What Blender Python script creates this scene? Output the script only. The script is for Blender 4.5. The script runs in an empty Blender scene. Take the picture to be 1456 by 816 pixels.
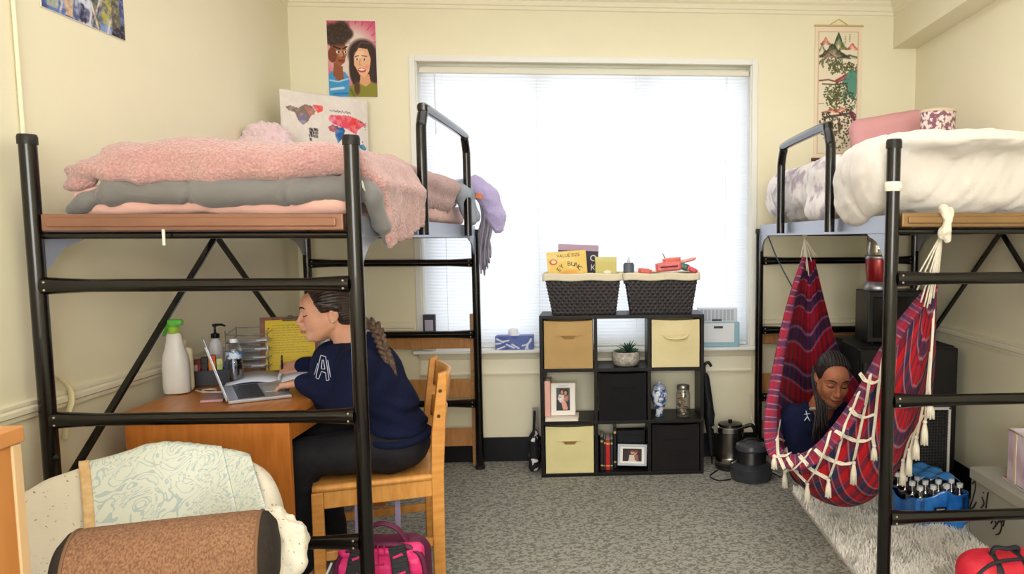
import bpy, bmesh, math, random
import numpy as np
from mathutils import Vector, Matrix
random.seed(7); RNG = np.random.default_rng(7)
C = bpy.context.scene.collection
PI = math.pi
# ------------------------------------------------------------------ camera geometry (solved from the photograph)
FPX, CX, CY, YAW, PITCH, ROLL, EYE = 1056.96, 922.43, 431.23, .0644, .0879, -.0034, 1.3789
_F = np.array([math.sin(YAW)*math.cos(PITCH), math.cos(YAW)*math.cos(PITCH), -math.sin(PITCH)])
_R = np.array([math.cos(YAW), -math.sin(YAW), 0.]); _U = np.cross(_R, _F)
_R, _U = _R*math.cos(ROLL)+_U*math.sin(ROLL), -_R*math.sin(ROLL)+_U*math.cos(ROLL)
def P(px, py, x=None, y=None, z=None):
    """world point seen at a photo pixel, on a given plane"""
    d = _F + _R*(px-CX)/FPX - _U*(py-CY)/FPX
    if x is not None: t = x/d[0]
    elif y is not None: t = y/d[1]
    else: t = (z-EYE)/d[2]
    return Vector((d[0]*t, d[1]*t, EYE+d[2]*t))
# ------------------------------------------------------------------ colours and materials
def lin(c):
    if isinstance(c, str): c = tuple(int(c[i:i+2], 16) for i in (0, 2, 4))
    return tuple(((v/255)/12.92 if v/255 <= .04045 else ((v/255+.055)/1.055)**2.4) for v in c[:3])
def lin_np(a):
    a = np.clip(a, 0, 1); return np.where(a <= .04045, a/12.92, ((a+.055)/1.055)**2.4)
MATS = {}
def mat(name, c, rough=.55, metal=0, var=0, vscale=15, c2=None, bump=0, bscale=60, spec=.4, trans=0, alpha=1,
        stretch=(1, 1, 1), coat=0, sheen=0, ramp=(.35, .65), attr=None, detail=3, bdist=.01, ior=1.45):
    if name in MATS: return MATS[name]
    m = bpy.data.materials.new(name); m.use_nodes = True
    nt = m.node_tree; b = nt.nodes['Principled BSDF']
    L = lin(c)
    b.inputs['Base Color'].default_value = (*L, 1); b.inputs['Roughness'].default_value = rough
    b.inputs['Metallic'].default_value = metal; b.inputs['Specular IOR Level'].default_value = spec
    b.inputs['IOR'].default_value = ior
    if trans: b.inputs['Transmission Weight'].default_value = trans
    if alpha < 1: b.inputs['Alpha'].default_value = alpha
    if coat: b.inputs['Coat Weight'].default_value = coat
    if sheen: b.inputs['Sheen Weight'].default_value = sheen; b.inputs['Sheen Roughness'].default_value = .6
    tc = mp = None
    if var or c2 or bump:
        tc = nt.nodes.new('ShaderNodeTexCoord'); mp = nt.nodes.new('ShaderNodeMapping')
        nt.links.new(tc.outputs['Object'], mp.inputs['Vector']); mp.inputs['Scale'].default_value = stretch
    if var or c2:
        n = nt.nodes.new('ShaderNodeTexNoise'); n.inputs['Scale'].default_value = vscale; n.inputs['Detail'].default_value = detail
        nt.links.new(mp.outputs['Vector'], n.inputs['Vector'])
        r = nt.nodes.new('ShaderNodeValToRGB'); e = r.color_ramp.elements
        e[0].position, e[1].position = ramp
        e[0].color = (*L, 1); e[1].color = (*(lin(c2) if c2 else tuple(v*(1-var) for v in L)), 1)
        nt.links.new(n.outputs['Fac'], r.inputs['Fac']); nt.links.new(r.outputs['Color'], b.inputs['Base Color'])
    if attr:
        a = nt.nodes.new('ShaderNodeAttribute'); a.attribute_name = attr
        nt.links.new(a.outputs['Color'], b.inputs['Base Color'])
    if bump:
        n2 = nt.nodes.new('ShaderNodeTexNoise'); n2.inputs['Scale'].default_value = bscale; n2.inputs['Detail'].default_value = 3
        nt.links.new(mp.outputs['Vector'], n2.inputs['Vector'])
        bp = nt.nodes.new('ShaderNodeBump'); bp.inputs['Strength'].default_value = bump; bp.inputs['Distance'].default_value = bdist
        nt.links.new(n2.outputs['Fac'], bp.inputs['Height']); nt.links.new(bp.outputs['Normal'], b.inputs['Normal'])
    MATS[name] = m
    return m
def wood(name, c, c2, sx=(1, 1, 1), rough=.4):
    return mat(name, c, rough, c2=c2, vscale=9, stretch=sx, detail=6, ramp=(.3, .72), bump=.05, bscale=30)
def glassy(name, c=(255, 255, 255), tint=.85, gloss=.12, rough=.03):
    """thin clear plastic or glass: see-through plus a sharp reflection"""
    if name in MATS: return MATS[name]
    m = bpy.data.materials.new(name); m.use_nodes = True; nt = m.node_tree
    nt.nodes.remove(nt.nodes['Principled BSDF']); out = nt.nodes['Material Output']
    t = nt.nodes.new('ShaderNodeBsdfTransparent'); t.inputs['Color'].default_value = (*[v*tint for v in lin(c)], 1)
    g = nt.nodes.new('ShaderNodeBsdfGlossy'); g.inputs['Roughness'].default_value = rough
    lw = nt.nodes.new('ShaderNodeLayerWeight'); lw.inputs['Blend'].default_value = .35
    ma = nt.nodes.new('ShaderNodeMath'); ma.operation = 'MULTIPLY_ADD'; ma.inputs[1].default_value = .6; ma.inputs[2].default_value = gloss
    nt.links.new(lw.outputs['Facing'], ma.inputs[0])
    mx = nt.nodes.new('ShaderNodeMixShader'); nt.links.new(ma.outputs[0], mx.inputs['Fac'])
    nt.links.new(t.outputs[0], mx.inputs[1]); nt.links.new(g.outputs[0], mx.inputs[2]); nt.links.new(mx.outputs[0], out.inputs['Surface'])
    MATS[name] = m
    return m
# ------------------------------------------------------------------ noise
def _hash(i, j, k):
    n = (i*374761393 + j*668265263 + k*2147483647) & 0xffffffff
    n = ((n ^ (n >> 13))*1274126177) & 0xffffffff
    return ((n ^ (n >> 16)) & 0xffff)/65535.
def vnoise(p):
    p = np.asarray(p, float); i = np.floor(p).astype(np.int64); f = p-i; f = f*f*(3-2*f)
    r = 0
    for a in (0, 1):
        for b in (0, 1):
            for c in (0, 1):
                w = (f[..., 0] if a else 1-f[..., 0])*(f[..., 1] if b else 1-f[..., 1])*(f[..., 2] if c else 1-f[..., 2])
                r = r + w*_hash(i[..., 0]+a, i[..., 1]+b, i[..., 2]+c)
    return r*2-1
def fbm(p, s, o=3):
    p = np.asarray(p, float)*np.asarray(s, float); a = 1.; r = 0
    for _ in range(o): r = r + a*vnoise(p); p = p*2.03+11.7; a *= .5
    return r
# ------------------------------------------------------------------ objects
def tag(o, label=None, cat=None, group=None, kind=None):
    if label: o['label'] = label
    if cat: o['category'] = cat
    if group: o['group'] = group
    if kind: o['kind'] = kind
    return o
def thing(name, label, cat, loc=(0, 0, 0), rotz=0, group=None):
    o = bpy.data.objects.new(name, None); C.objects.link(o); o.empty_display_size = .05
    o.location = loc; o.rotation_euler = (0, 0, rotz)
    return tag(o, label, cat, group)
def dup(root, loc=None, rotz=None, label=None):
    def cp(o, par):
        c = o.copy(); C.objects.link(c); c.parent = par
        for ch in o.children: cp(ch, c)
        return c
    r = cp(root, None)
    if loc is not None: r.location = loc
    if rotz is not None: r.rotation_euler = (0, 0, rotz)
    if label: r['label'] = label
    return r
def frame(fwd, up=(0, 0, 1)):
    f = Vector(fwd).normalized(); l = Vector(up).cross(f).normalized(); u = f.cross(l)
    return Matrix((f, l, u)).transposed()
class MB:
    """collects shapes, then becomes ONE mesh object"""
    def __init__(s): s.v = []; s.f = []; s.mi = []; s.cols = None
    def add(s, vs, fs, mi=0):
        o = len(s.v); s.v += [tuple(v) for v in vs]; s.f += [tuple(i+o for i in f) for f in fs]; s.mi += [mi]*len(fs); return s
    def box(s, lo, hi, mi=0, M=None):
        x0, y0, z0 = lo; x1, y1, z1 = hi
        vs = [Vector(q) for q in ((x0, y0, z0), (x1, y0, z0), (x1, y1, z0), (x0, y1, z0), (x0, y0, z1), (x1, y0, z1), (x1, y1, z1), (x0, y1, z1))]
        if M is not None: vs = [M @ v for v in vs]
        return s.add(vs, [(0, 3, 2, 1), (4, 5, 6, 7), (0, 1, 5, 4), (1, 2, 6, 5), (2, 3, 7, 6), (3, 0, 4, 7)], mi)
    def bar(s, a, b, w, h, up=(0, 0, 1), mi=0):
        a, b = Vector(a), Vector(b); d = (b-a); L = d.length; R = frame(d, up).to_4x4(); R.translation = a
        return s.box((0, -w/2, -h/2), (L, w/2, h/2), mi, R)
    def tube(s, pts, r, n=12, mi=0, caps=True, closed=False, flat=None):
        pts = [Vector(p) for p in pts]; N = len(pts); rs = r if isinstance(r, (list, tuple)) else [r]*N
        up = None; vs = []
        for i, p in enumerate(pts):
            if closed: d = pts[(i+1) % N]-pts[i-1]
            else: d = pts[min(i+1, N-1)]-pts[max(i-1, 0)]
            d = d.normalized() if d.length > 1e-9 else Vector((0, 0, 1))
            if up is None:
                up = Vector((0, 0, 1)) if abs(d.z) < .9 else Vector((1, 0, 0))
            l = up.cross(d).normalized(); up = d.cross(l).normalized()
            for k in range(n):
                a = 2*PI*k/n; vs.append(p+l*(math.cos(a)*rs[i])+up*(math.sin(a)*rs[i]*(flat or 1)))
        fs = []
        for i in range(N if closed else N-1):
            j = (i+1) % N
            for k in range(n): fs.append((i*n+k, i*n+(k+1) % n, j*n+(k+1) % n, j*n+k))
        if caps and not closed:
            fs.append(tuple(reversed(range(n)))); fs.append(tuple((N-1)*n+k for k in range(n)))
        return s.add(vs, fs, mi)
    def lathe(s, prof, n=24, c=(0, 0, 0), mi=0, M=None, sx=1, sy=1, cap0=True, cap1=True):
        c = Vector(c); vs = []
        for (r, z) in prof:
            for k in range(n):
                a = 2*PI*k/n; q = Vector((math.cos(a)*r*sx, math.sin(a)*r*sy, z))
                vs.append((M @ q if M is not None else q)+c)
        fs = []; N = len(prof)
        for i in range(N-1):
            for k in range(n): fs.append((i*n+k, i*n+(k+1) % n, (i+1)*n+(k+1) % n, (i+1)*n+k))
        if cap0 and prof[0][0] > 1e-6: fs.append(tuple(reversed(range(n))))
        if cap1 and prof[-1][0] > 1e-6: fs.append(tuple((N-1)*n+k for k in range(n)))
        return s.add(vs, fs, mi)
    def ell(s, c, r, n=14, mi=0, M=None):
        prof = [(max(1e-4, math.sin(PI*i/n)), -math.cos(PI*i/n)) for i in range(n+1)]
        D = Matrix.Diagonal(Vector(r)); R = (M @ D) if M is not None else D
        return s.lathe(prof, n+4, c, mi, R)
    def prism(s, poly, d, axis='y', at=0, mi=0, M=None):
        """2-D outline pushed along an axis from at to at+d"""
        def q(p, t):
            return {'y': (p[0], t, p[1]), 'x': (t, p[0], p[1]), 'z': (p[0], p[1], t)}[axis]
        n = len(poly); vs = [Vector(q(p, at)) for p in poly]+[Vector(q(p, at+d)) for p in poly]
        if M is not None: vs = [M @ v for v in vs]
        fs = [tuple(range(n)), tuple(reversed(range(n, 2*n)))]+[(i, i+n, (i+1) % n+n, (i+1) % n) for i in range(n)]
        return s.add(vs, fs, mi)
    def grid(s, fn, nu, nv, mi=0):
        vs = [fn(i/nu, j/nv) for j in range(nv+1) for i in range(nu+1)]
        fs = [(j*(nu+1)+i, j*(nu+1)+i+1, (j+1)*(nu+1)+i+1, (j+1)*(nu+1)+i) for j in range(nv) for i in range(nu)]
        return s.add(vs, fs, mi)
    def build(s, name, m, parent=None, smooth=False, bevel=0, solid=0, label=None, angle=40, fix=True):
        me = bpy.data.meshes.new(name); me.from_pydata(s.v, [], s.f)
        for x in (m if isinstance(m, (list, tuple)) else [m]): me.materials.append(x)
        if any(s.mi): me.polygons.foreach_set('material_index', s.mi)
        if fix:
            bm = bmesh.new(); bm.from_mesh(me); bmesh.ops.recalc_face_normals(bm, faces=bm.faces); bm.to_mesh(me); bm.free()
        if smooth:
            me.polygons.foreach_set('use_smooth', [True]*len(me.polygons))
            if smooth != 'all':
                me.set_sharp_from_angle(angle=math.radians(angle))
        o = bpy.data.objects.new(name, me); C.objects.link(o)
        if parent is not None: o.parent = parent
        if solid:
            md = o.modifiers.new('solid', 'SOLIDIFY'); md.thickness = solid; md.offset = 0
        if bevel:
            md = o.modifiers.new('bevel', 'BEVEL'); md.width = bevel; md.segments = 2; md.limit_method = 'ANGLE'; md.angle_limit = .7
        if label: o['label'] = label
        return o
def raw_mesh(name, v, f, m, parent=None, col=None, smooth=True):
    me = bpy.data.meshes.new(name); v = np.asarray(v, np.float32); f = np.asarray(f, np.int32)
    me.vertices.add(len(v)); me.vertices.foreach_set('co', v.ravel())
    k = f.shape[1]; me.loops.add(f.size); me.loops.foreach_set('vertex_index', f.ravel())
    me.polygons.add(len(f)); me.polygons.foreach_set('loop_start', np.arange(0, f.size, k, dtype=np.int32))
    me.update(calc_edges=True); me.validate()
    if smooth: me.polygons.foreach_set('use_smooth', [True]*len(me.polygons))
    for x in (m if isinstance(m, (list, tuple)) else [m]): me.materials.append(x)
    if col is not None:
        a = me.color_attributes.new('Col', 'FLOAT_COLOR', 'POINT')
        c4 = np.ones((len(v), 4), np.float32); c4[:, :3] = lin_np(np.asarray(col)); a.data.foreach_set('color', c4.ravel())
    o = bpy.data.objects.new(name, me); C.objects.link(o)
    if parent is not None: o.parent = parent
    return o
# ------------------------------------------------------------------ smooth solid modelling (blended volumes -> one skin)
class SDF:
    def __init__(s, k=.02): s.p = []; s.k = k
    def cap(s, a, b, ra, rb=None, k=None, op=1):
        rb = ra if rb is None else rb; a, b = np.array(a, float), np.array(b, float); r = max(ra, rb)
        def fn(X):
            ba = b-a; t = np.clip(((X-a)@ba)/max(ba@ba, 1e-12), 0, 1)
            return np.linalg.norm(X-(a+t[..., None]*ba), axis=-1)-(ra+t*(rb-ra))
        s.p.append((fn, np.minimum(a, b)-r, np.maximum(a, b)+r, s.k if k is None else k, op)); return s
    def chain(s, pts, rs, k=None):
        for i in range(len(pts)-1): s.cap(pts[i], pts[i+1], rs[i], rs[i+1], k)
        return s
    def ell(s, c, r, R=None, k=None, op=1):
        c = np.array(c, float); r = np.array(r, float); M = np.array(R) if R is not None else np.eye(3); m = np.abs(M)@r
        def fn(X):
            q = (X-c)@M; k0 = np.linalg.norm(q/r, axis=-1); k1 = np.linalg.norm(q/(r*r), axis=-1)
            return k0*(k0-1)/np.maximum(k1, 1e-9)
        s.p.append((fn, c-m, c+m, s.k if k is None else k, op)); return s
    def box(s, c, h, rd, R=None, k=None, op=1):
        c = np.array(c, float); h = np.array(h, float); M = np.array(R) if R is not None else np.eye(3); m = np.abs(M)@h
        def fn(X):
            q = np.abs((X-c)@M)-(h-rd)
            return np.linalg.norm(np.maximum(q, 0), axis=-1)+np.minimum(q.max(-1), 0)-rd
        s.p.append((fn, c-m, c+m, s.k if k is None else k, op)); return s
    def skin(s, h):
        lo = np.min([p[1] for p in s.p if p[4] > 0], 0)-4*h; hi = np.max([p[2] for p in s.p if p[4] > 0], 0)+4*h
        n = np.ceil((hi-lo)/h).astype(int)+1; F = np.full(n, .5, np.float32)
        for fn, a, b, k, op in s.p:
            i0 = np.maximum(((a-k-2*h-lo)/h).astype(int), 0); i1 = np.minimum(np.ceil((b+k+2*h-lo)/h).astype(int)+1, n)
            if (i1 <= i0).any(): continue
            X = np.stack(np.meshgrid(*[lo[d]+h*np.arange(i0[d], i1[d]) for d in range(3)], indexing='ij'), -1)
            D = fn(X).astype(np.float32); sl = tuple(slice(i0[d], i1[d]) for d in range(3)); A = F[sl]
            if op > 0:
                hh = np.maximum(k-np.abs(A-D), 0)/max(k, 1e-6); F[sl] = np.minimum(A, D)-hh*hh*k/4
            else:
                D = -D; hh = np.maximum(k-np.abs(A-D), 0)/max(k, 1e-6); F[sl] = np.maximum(A, D)+hh*hh*k/4
        return surface_nets(F, lo, h)
    def build(s, name, m, h, parent=None, wr=None, color=None, label=None):
        v, f = s.skin(h)
        if wr is not None:
            nr = vnormals(v, f); v = v+nr*wr(v)[:, None]
        o = raw_mesh(name, v, f, m, parent, None if color is None else color(v))
        if label: o['label'] = label
        return o
def vnormals(v, f):
    a, b, c, d = (v[f[:, i]] for i in range(4)); n = np.cross(c-a, d-b); N = np.zeros_like(v)
    for i in range(4): np.add.at(N, f[:, i], n)
    return N/np.maximum(np.linalg.norm(N, axis=1, keepdims=True), 1e-12)
def surface_nets(F, o, h):
    s = F < 0
    cnt = np.zeros(np.array(F.shape)-1, np.int8)
    for a in (0, 1):
        for b in (0, 1):
            for c in (0, 1): cnt += s[a:a+cnt.shape[0], b:b+cnt.shape[1], c:c+cnt.shape[2]]
    mixed = (cnt > 0) & (cnt < 8); ids = np.full(mixed.shape, -1, np.int32); ci = np.argwhere(mixed); ids[mixed] = np.arange(len(ci))
    acc = np.zeros((len(ci), 3)); num = np.zeros(len(ci))
    cs = [(a, b, c) for a in (0, 1) for b in (0, 1) for c in (0, 1)]
    for p in cs:
        for q in cs:
            if sum(abs(x-y) for x, y in zip(p, q)) == 1 and p < q:
                f0 = F[tuple((ci+p).T)]; f1 = F[tuple((ci+q).T)]; m = (f0 < 0) != (f1 < 0)
                t = np.where(m, f0/np.where(m, f0-f1, 1), 0)
                acc[m] += (np.array(p)+t[:, None]*(np.array(q)-np.array(p)))[m]; num[m] += 1
    v = o+h*(ci+acc/num[:, None]); fs = []
    for ax in range(3):
        u, w = (ax+1) % 3, (ax+2) % 3
        sl0 = [slice(None)]*3; sl1 = [slice(None)]*3
        sl0[ax] = slice(0, -1); sl1[ax] = slice(1, None)
        A, B = s[tuple(sl0)], s[tuple(sl1)]
        e = np.argwhere(A != B); e = e[(e[:, u] > 0) & (e[:, w] > 0)]
        e = e[(e[:, u] < F.shape[u]-1) & (e[:, w] < F.shape[w]-1)]
        du = np.zeros(3, int); du[u] = 1; dw = np.zeros(3, int); dw[w] = 1
        q = np.stack([ids[tuple((e-du-dw).T)], ids[tuple((e-dw).T)], ids[tuple(e.T)], ids[tuple((e-du).T)]], 1)
        fl = A[tuple(e.T)]; q[~fl] = q[~fl][:, ::-1]; fs.append(q)
    return v, np.concatenate(fs)
# ------------------------------------------------------------------ printed pictures: a fine grid of coloured points
class Canvas:
    def __init__(s, w, h, c):
        s.w, s.h = w, h; s.a = np.zeros((h, w, 3)); s.a[:] = np.array(c)/255.
        s.X, s.Y = np.meshgrid((np.arange(w)+.5)/w, (np.arange(h)+.5)/h)
    def put(s, m, c, al=1.):
        m = np.clip(m*al, 0, 1)[..., None]; s.a = s.a*(1-m)+m*np.array(c)/255.
    def ell(s, cx, cy, rx, ry, c, rot=0, soft=.15, al=1.):
        dx, dy = s.X-cx, (s.Y-cy)*s.h/s.w; ca, sa = math.cos(rot), math.sin(rot); ry = ry*s.h/s.w
        d = np.sqrt(((dx*ca+dy*sa)/rx)**2+((-dx*sa+dy*ca)/ry)**2); s.put((1+soft/2-d)/soft, c, al)
    def poly(s, pts, c, al=1.):
        ins = np.zeros(s.X.shape, bool); n = len(pts)
        for i in range(n):
            (x0, y0), (x1, y1) = pts[i], pts[(i+1) % n]
            if y0 == y1: continue
            t = ((s.Y >= min(y0, y1)) & (s.Y < max(y0, y1)) & (s.X < x0+(s.Y-y0)*(x1-x0)/(y1-y0))); ins ^= t
        s.put(ins.astype(float), c, al)
    def line(s, pts, wd, c, al=1.):
        k = s.h/s.w; d = np.full(s.X.shape, 9.)
        for (x0, y0), (x1, y1) in zip(pts, pts[1:]):
            bx, by = x1-x0, (y1-y0)*k; px, py = s.X-x0, (s.Y-y0)*k
            t = np.clip((px*bx+py*by)/max(bx*bx+by*by, 1e-9), 0, 1); d = np.minimum(d, np.hypot(px-t*bx, py-t*by))
        s.put((wd/2-d)*s.w+.5, c, al)
    def wash(s, c, sc, al=.5, seed=0, m=None, thr=0.):
        n = fbm(np.stack([s.X, s.Y*s.h/s.w, np.full(s.X.shape, seed*3.7)], -1), sc); n = np.clip((n-thr)*2, 0, 1)
        s.put(n if m is None else n*m, c, al)
    def mesh(s, name, W, H, m, parent=None, M=None, bend=None):
        xs, zs = np.meshgrid(np.linspace(0, W, s.w), np.linspace(H, 0, s.h)); ys = np.zeros_like(xs)
        if bend is not None: ys = bend(xs/W, zs/H)
        v = np.stack([xs, ys, zs], -1).reshape(-1, 3)
        if M is not None: v = v@np.array(M.to_3x3()).T+np.array(M.translation)
        i = np.arange(s.w*s.h).reshape(s.h, s.w); f = np.stack([i[1:, :-1], i[1:, 1:], i[:-1, 1:], i[:-1, :-1]], -1).reshape(-1, 4)
        return raw_mesh(name, v, f, m, parent, s.a.reshape(-1, 3), smooth=False)
def lettering(name, txt, size, m, parent, M, depth=.0008, align='CENTER'):
    cu = bpy.data.curves.new('t', 'FONT'); cu.body = txt; cu.size = size; cu.extrude = depth; cu.align_x = align; cu.align_y = 'CENTER'
    t = bpy.data.objects.new('t', cu); C.objects.link(t)
    me = bpy.data.meshes.new_from_object(t.evaluated_get(bpy.context.evaluated_depsgraph_get()))
    bpy.data.objects.remove(t); bpy.data.curves.remove(cu); me.transform(M); me.materials.clear(); me.materials.append(m); me.name = name
    o = bpy.data.objects.new(name, me); C.objects.link(o); o.parent = parent
    return o
def TM(loc, rx=0, ry=0, rz=0):
    return Matrix.Translation(loc) @ Matrix.Rotation(rz, 4, 'Z') @ Matrix.Rotation(ry, 4, 'Y') @ Matrix.Rotation(rx, 4, 'X')
def spline(pts, n=8):
    """smooth curve through points"""
    p = [Vector(q) for q in pts]; p = [p[0]*2-p[1]]+p+[p[-1]*2-p[-2]]; out = []
    for i in range(1, len(p)-2):
        a, b, c, d = p[i-1:i+3]
        for k in range(n):
            t = k/n; out.append(.5*((2*b)+(c-a)*t+(2*a-5*b+4*c-d)*t*t+(3*b-a-3*c+d)*t**3))
    return out+[p[-2]]
ART = mat('printed_ink', (255, 255, 255), .55, attr='Col')
SKINC = lambda n: mat(n, (200, 150, 120), .5, attr='Col', spec=.35)
# ================================================================== the room
XL, XR, YB, ZC = -1.8, 1.947, 4.57, 2.83
wall_m = mat('cream_wall_paint', (241, 234, 206), .6, var=.03, vscale=2.5, bump=.04, bscale=140, spec=.3)
trim_m = mat('cream_trim_paint', (242, 235, 211), .4, spec=.4)
white_m = mat('white_window_paint', (236, 236, 230), .4)
black_base = mat('black_baseboard_vinyl', (24, 24, 28), .4)
def struct(name, mb, m, **k):
    o = mb.build(name, m, **k); o['kind'] = 'structure'; return o
carpet = mat('grey_loop_carpet', (168, 166, 156), .95, c2=(124, 122, 115), vscale=56, stretch=(.85, 1.05, 1), detail=1.5, ramp=(.47, .56), bump=.5, bscale=180, spec=.1)
nt = carpet.node_tree
_n = [n for n in nt.nodes if n.type == 'TEX_NOISE'][0]; _n.inputs['Distortion'].default_value = 1.1
struct('floor', MB().box((XL-.1, -3.1, -.06), (XR+.1, YB+.1, 0)), carpet)
struct('ceiling', MB().box((XL-.1, -3.1, ZC), (XR+.1, YB+.1, ZC+.08)), mat('white_ceiling_paint', (240, 236, 222), .7))
struct('wall_left', MB().box((XL-.1, -3.1, 0), (XL, YB+.1, ZC)), wall_m)
struct('wall_right', MB().box((XR, -3.1, 0), (XR+.1, YB+.1, ZC)), wall_m)
struct('wall_front', MB().box((XL, -3.1, 0), (XR, -3.0, ZC)), wall_m)
WX0, WX1, WZ0, WZ1 = -1.082, .928, .705, 2.42
struct('wall_back', MB().box((XL, YB, 0), (WX0, YB+.2, ZC)).box((WX1, YB, 0), (XR, YB+.2, ZC)).box((WX0, YB, 0), (WX1, YB+.2, WZ0-.021)).box((WX0, YB, WZ1), (WX1, YB+.2, ZC)), wall_m)
# boxed-in beam along the right wall
struct('trim_1', MB().box((1.80, -3.0, 2.53), (XR, YB, ZC)), wall_m)
# stepped crown moulding
crown = [(0, 2.72), (.008, 2.725), (.008, 2.742), (.016, 2.747), (.016, 2.772), (.03, 2.785), (.03, 2.80), (.05, 2.815), (.055, 2.83), (0, 2.83)]
struct('trim_2', MB().prism([(YB-a, z) for a, z in crown], 1.80-XL, 'x', XL), trim_m)
struct('trim_3', MB().prism([(1.80-a, z) for a, z in crown], YB+3.0, 'y', -3.0), trim_m)
struct('trim_4', MB().prism([(XL+a, z) for a, z in crown], YB+3.0, 'y', -3.0), trim_m)
# chair rails
rail = [(0, .822), (.012, .824), (.012, .836), (.020, .842), (.020, .856), (.012, .862), (.016, .868), (.016, .876), (0, .88)]
struct('trim_5', MB().prism([(XL+a, z) for a, z in rail], YB+3.0, 'y', -3.0), trim_m)
struct('trim_6', MB().prism([(XR-a, z) for a, z in rail], YB+3.0, 'y', -3.0), trim_m)
struct('trim_7', MB().prism([(YB-a, z) for a, z in rail], WX0-.05-XL, 'x', XL), trim_m)
struct('trim_8', MB().prism([(YB-a, z) for a, z in rail], XR-WX1-.05, 'x', WX1+.05), trim_m)
struct('baseboard_back', MB().box((XL, YB-.012, 0), (XR, YB, .152)), black_base, bevel=.003)
struct('baseboard_left', MB().box((XL, -3.0, 0), (XL+.012, YB, .152)), black_base, bevel=.003)
struct('baseboard_right', MB().box((XR-.012, -3.0, 0), (XR, YB, .152)), black_base, bevel=.003)
# thin conduit on the left wall
cx0 = P(37, 195, x=-1.79)
struct('trim_9', MB().tube([(XL+.008, 2.475, .0), (XL+.008, 2.475, ZC)], .006, 8), wall_m, smooth=True)
# ---- window: casing, sill, apron, sashes, glass
win = struct('window_1', MB().box((WX0-.035, YB-.012, WZ0), (WX0, YB, WZ1+.035)).box((WX1, YB-.012, WZ0), (WX1+.035, YB, WZ1+.035))
             .box((WX0, YB-.012, WZ1), (WX1, YB, WZ1+.035))
             .box((WX0, YB, WZ0), (WX0+.008, YB+.2, WZ1)).box((WX1-.008, YB, WZ0), (WX1, YB+.2, WZ1)), white_m, bevel=.003)
sill = MB().box((WX0-.05, YB-.07, WZ0-.022), (WX1+.03, YB+.19, WZ0)).build('sill', white_m, win, bevel=.006)
ap = [(0, .54), (.02, .545), (.022, .556), (.014, .562), (.014, .64), (.022, .648), (.03, .66), (.05, .683), (0, .683)]
MB().prism([(YB-a, z) for a, z in ap], WX1-WX0+.03, 'x', WX0-.02).build('apron', trim_m, win)
for i, x in enumerate((WX0+.03, -.365, .275, WX1-.03)):
    MB().box((x-.03, YB+.12, WZ0), (x+.03, YB+.19, WZ1)).build('mullion', white_m, win, bevel=.004)
for z0, z1 in ((WZ0, WZ0+.07), (WZ1-.07, WZ1)):
    MB().box((WX0+.008, YB+.125, z0), (WX1-.008, YB+.185, z1)).build('sash_rail', white_m, win, bevel=.004)
for a, b in ((WX0+.06, -.395), (-.335, .245), (.305, WX1-.06)):
    MB().box((a, YB+.15, WZ0+.07), (b, YB+.154, WZ1-.07)).build('pane', glassy('window_glass', tint=.97, gloss=.02), win)
# ---- venetian blind
slat_m = mat('white_blind_slat', (236, 240, 246), .5)
nt = slat_m.node_tree; pb = nt.nodes['Principled BSDF']; tr = nt.nodes.new('ShaderNodeBsdfTranslucent'); tr.inputs['Color'].default_value = (.93, .95, 1, 1)
mx = nt.nodes.new('ShaderNodeMixShader'); mx.inputs['Fac'].default_value = .62
nt.links.new(pb.outputs[0], mx.inputs[1]); nt.links.new(tr.outputs[0], mx.inputs[2]); nt.links.new(mx.outputs[0], nt.nodes['Material Output'].inputs['Surface'])
bl = thing('window_blind', 'white horizontal slat blind lowered over the whole bright window', 'blind', ((WX0+WX1)/2, YB+.05, WZ0+.009))
hw = (WX1-WX0)/2-.012; top = 2.362-bl.location.z
MB().box((-hw, -.018, top), (hw, .018, top+.03)).build('head_rail', mat('cream_metal_rail', (226, 222, 206), .4), bl, bevel=.003)
sl = MB(); pitch = .0195; nsl = int((top-.02)/pitch)
for i in range(nsl):
    z = top-.012-i*pitch; tl = math.radians(68); cz, sz = math.sin(tl)*.0125, math.cos(tl)*.0125
    for (y0, z0, y1, z1) in ((-sz, -cz, -.0015, .001), (-.0015, .001, sz, cz)):
        sl.add([(-hw+.004, y0, z+z0), (hw-.004, y0, z+z0), (hw-.004, y1, z+z1), (-hw+.004, y1, z+z1)], [(0, 1, 2, 3)])
sl.build('slats', slat_m, bl, fix=False)
MB().box((-hw+.004, -.013, -.006), (hw-.004, .013, .008)).build('bottom_rail', mat('white_blind_rail', (236, 238, 240), .4), bl, bevel=.002)
for x in (-.86, -.3, .3, .86): MB().tube([(x, -.016, 0), (x, -.016, top)], .0012, 6).build('ladder_cord', white_m, bl)
MB().tube([(-.9, -.024, top), (-.9, -.026, top-.12), (-.9, -.024, top-.36)], .004, 8).build('tilt_wand', mat('clear_wand', (225, 228, 232), .3), bl)
MB().tube([(.85, -.026, top), (.85, -.028, top-.5), (.848, -.028, top-1.0)], .0018, 6).build('lift_cord', white_m, bl)
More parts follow.
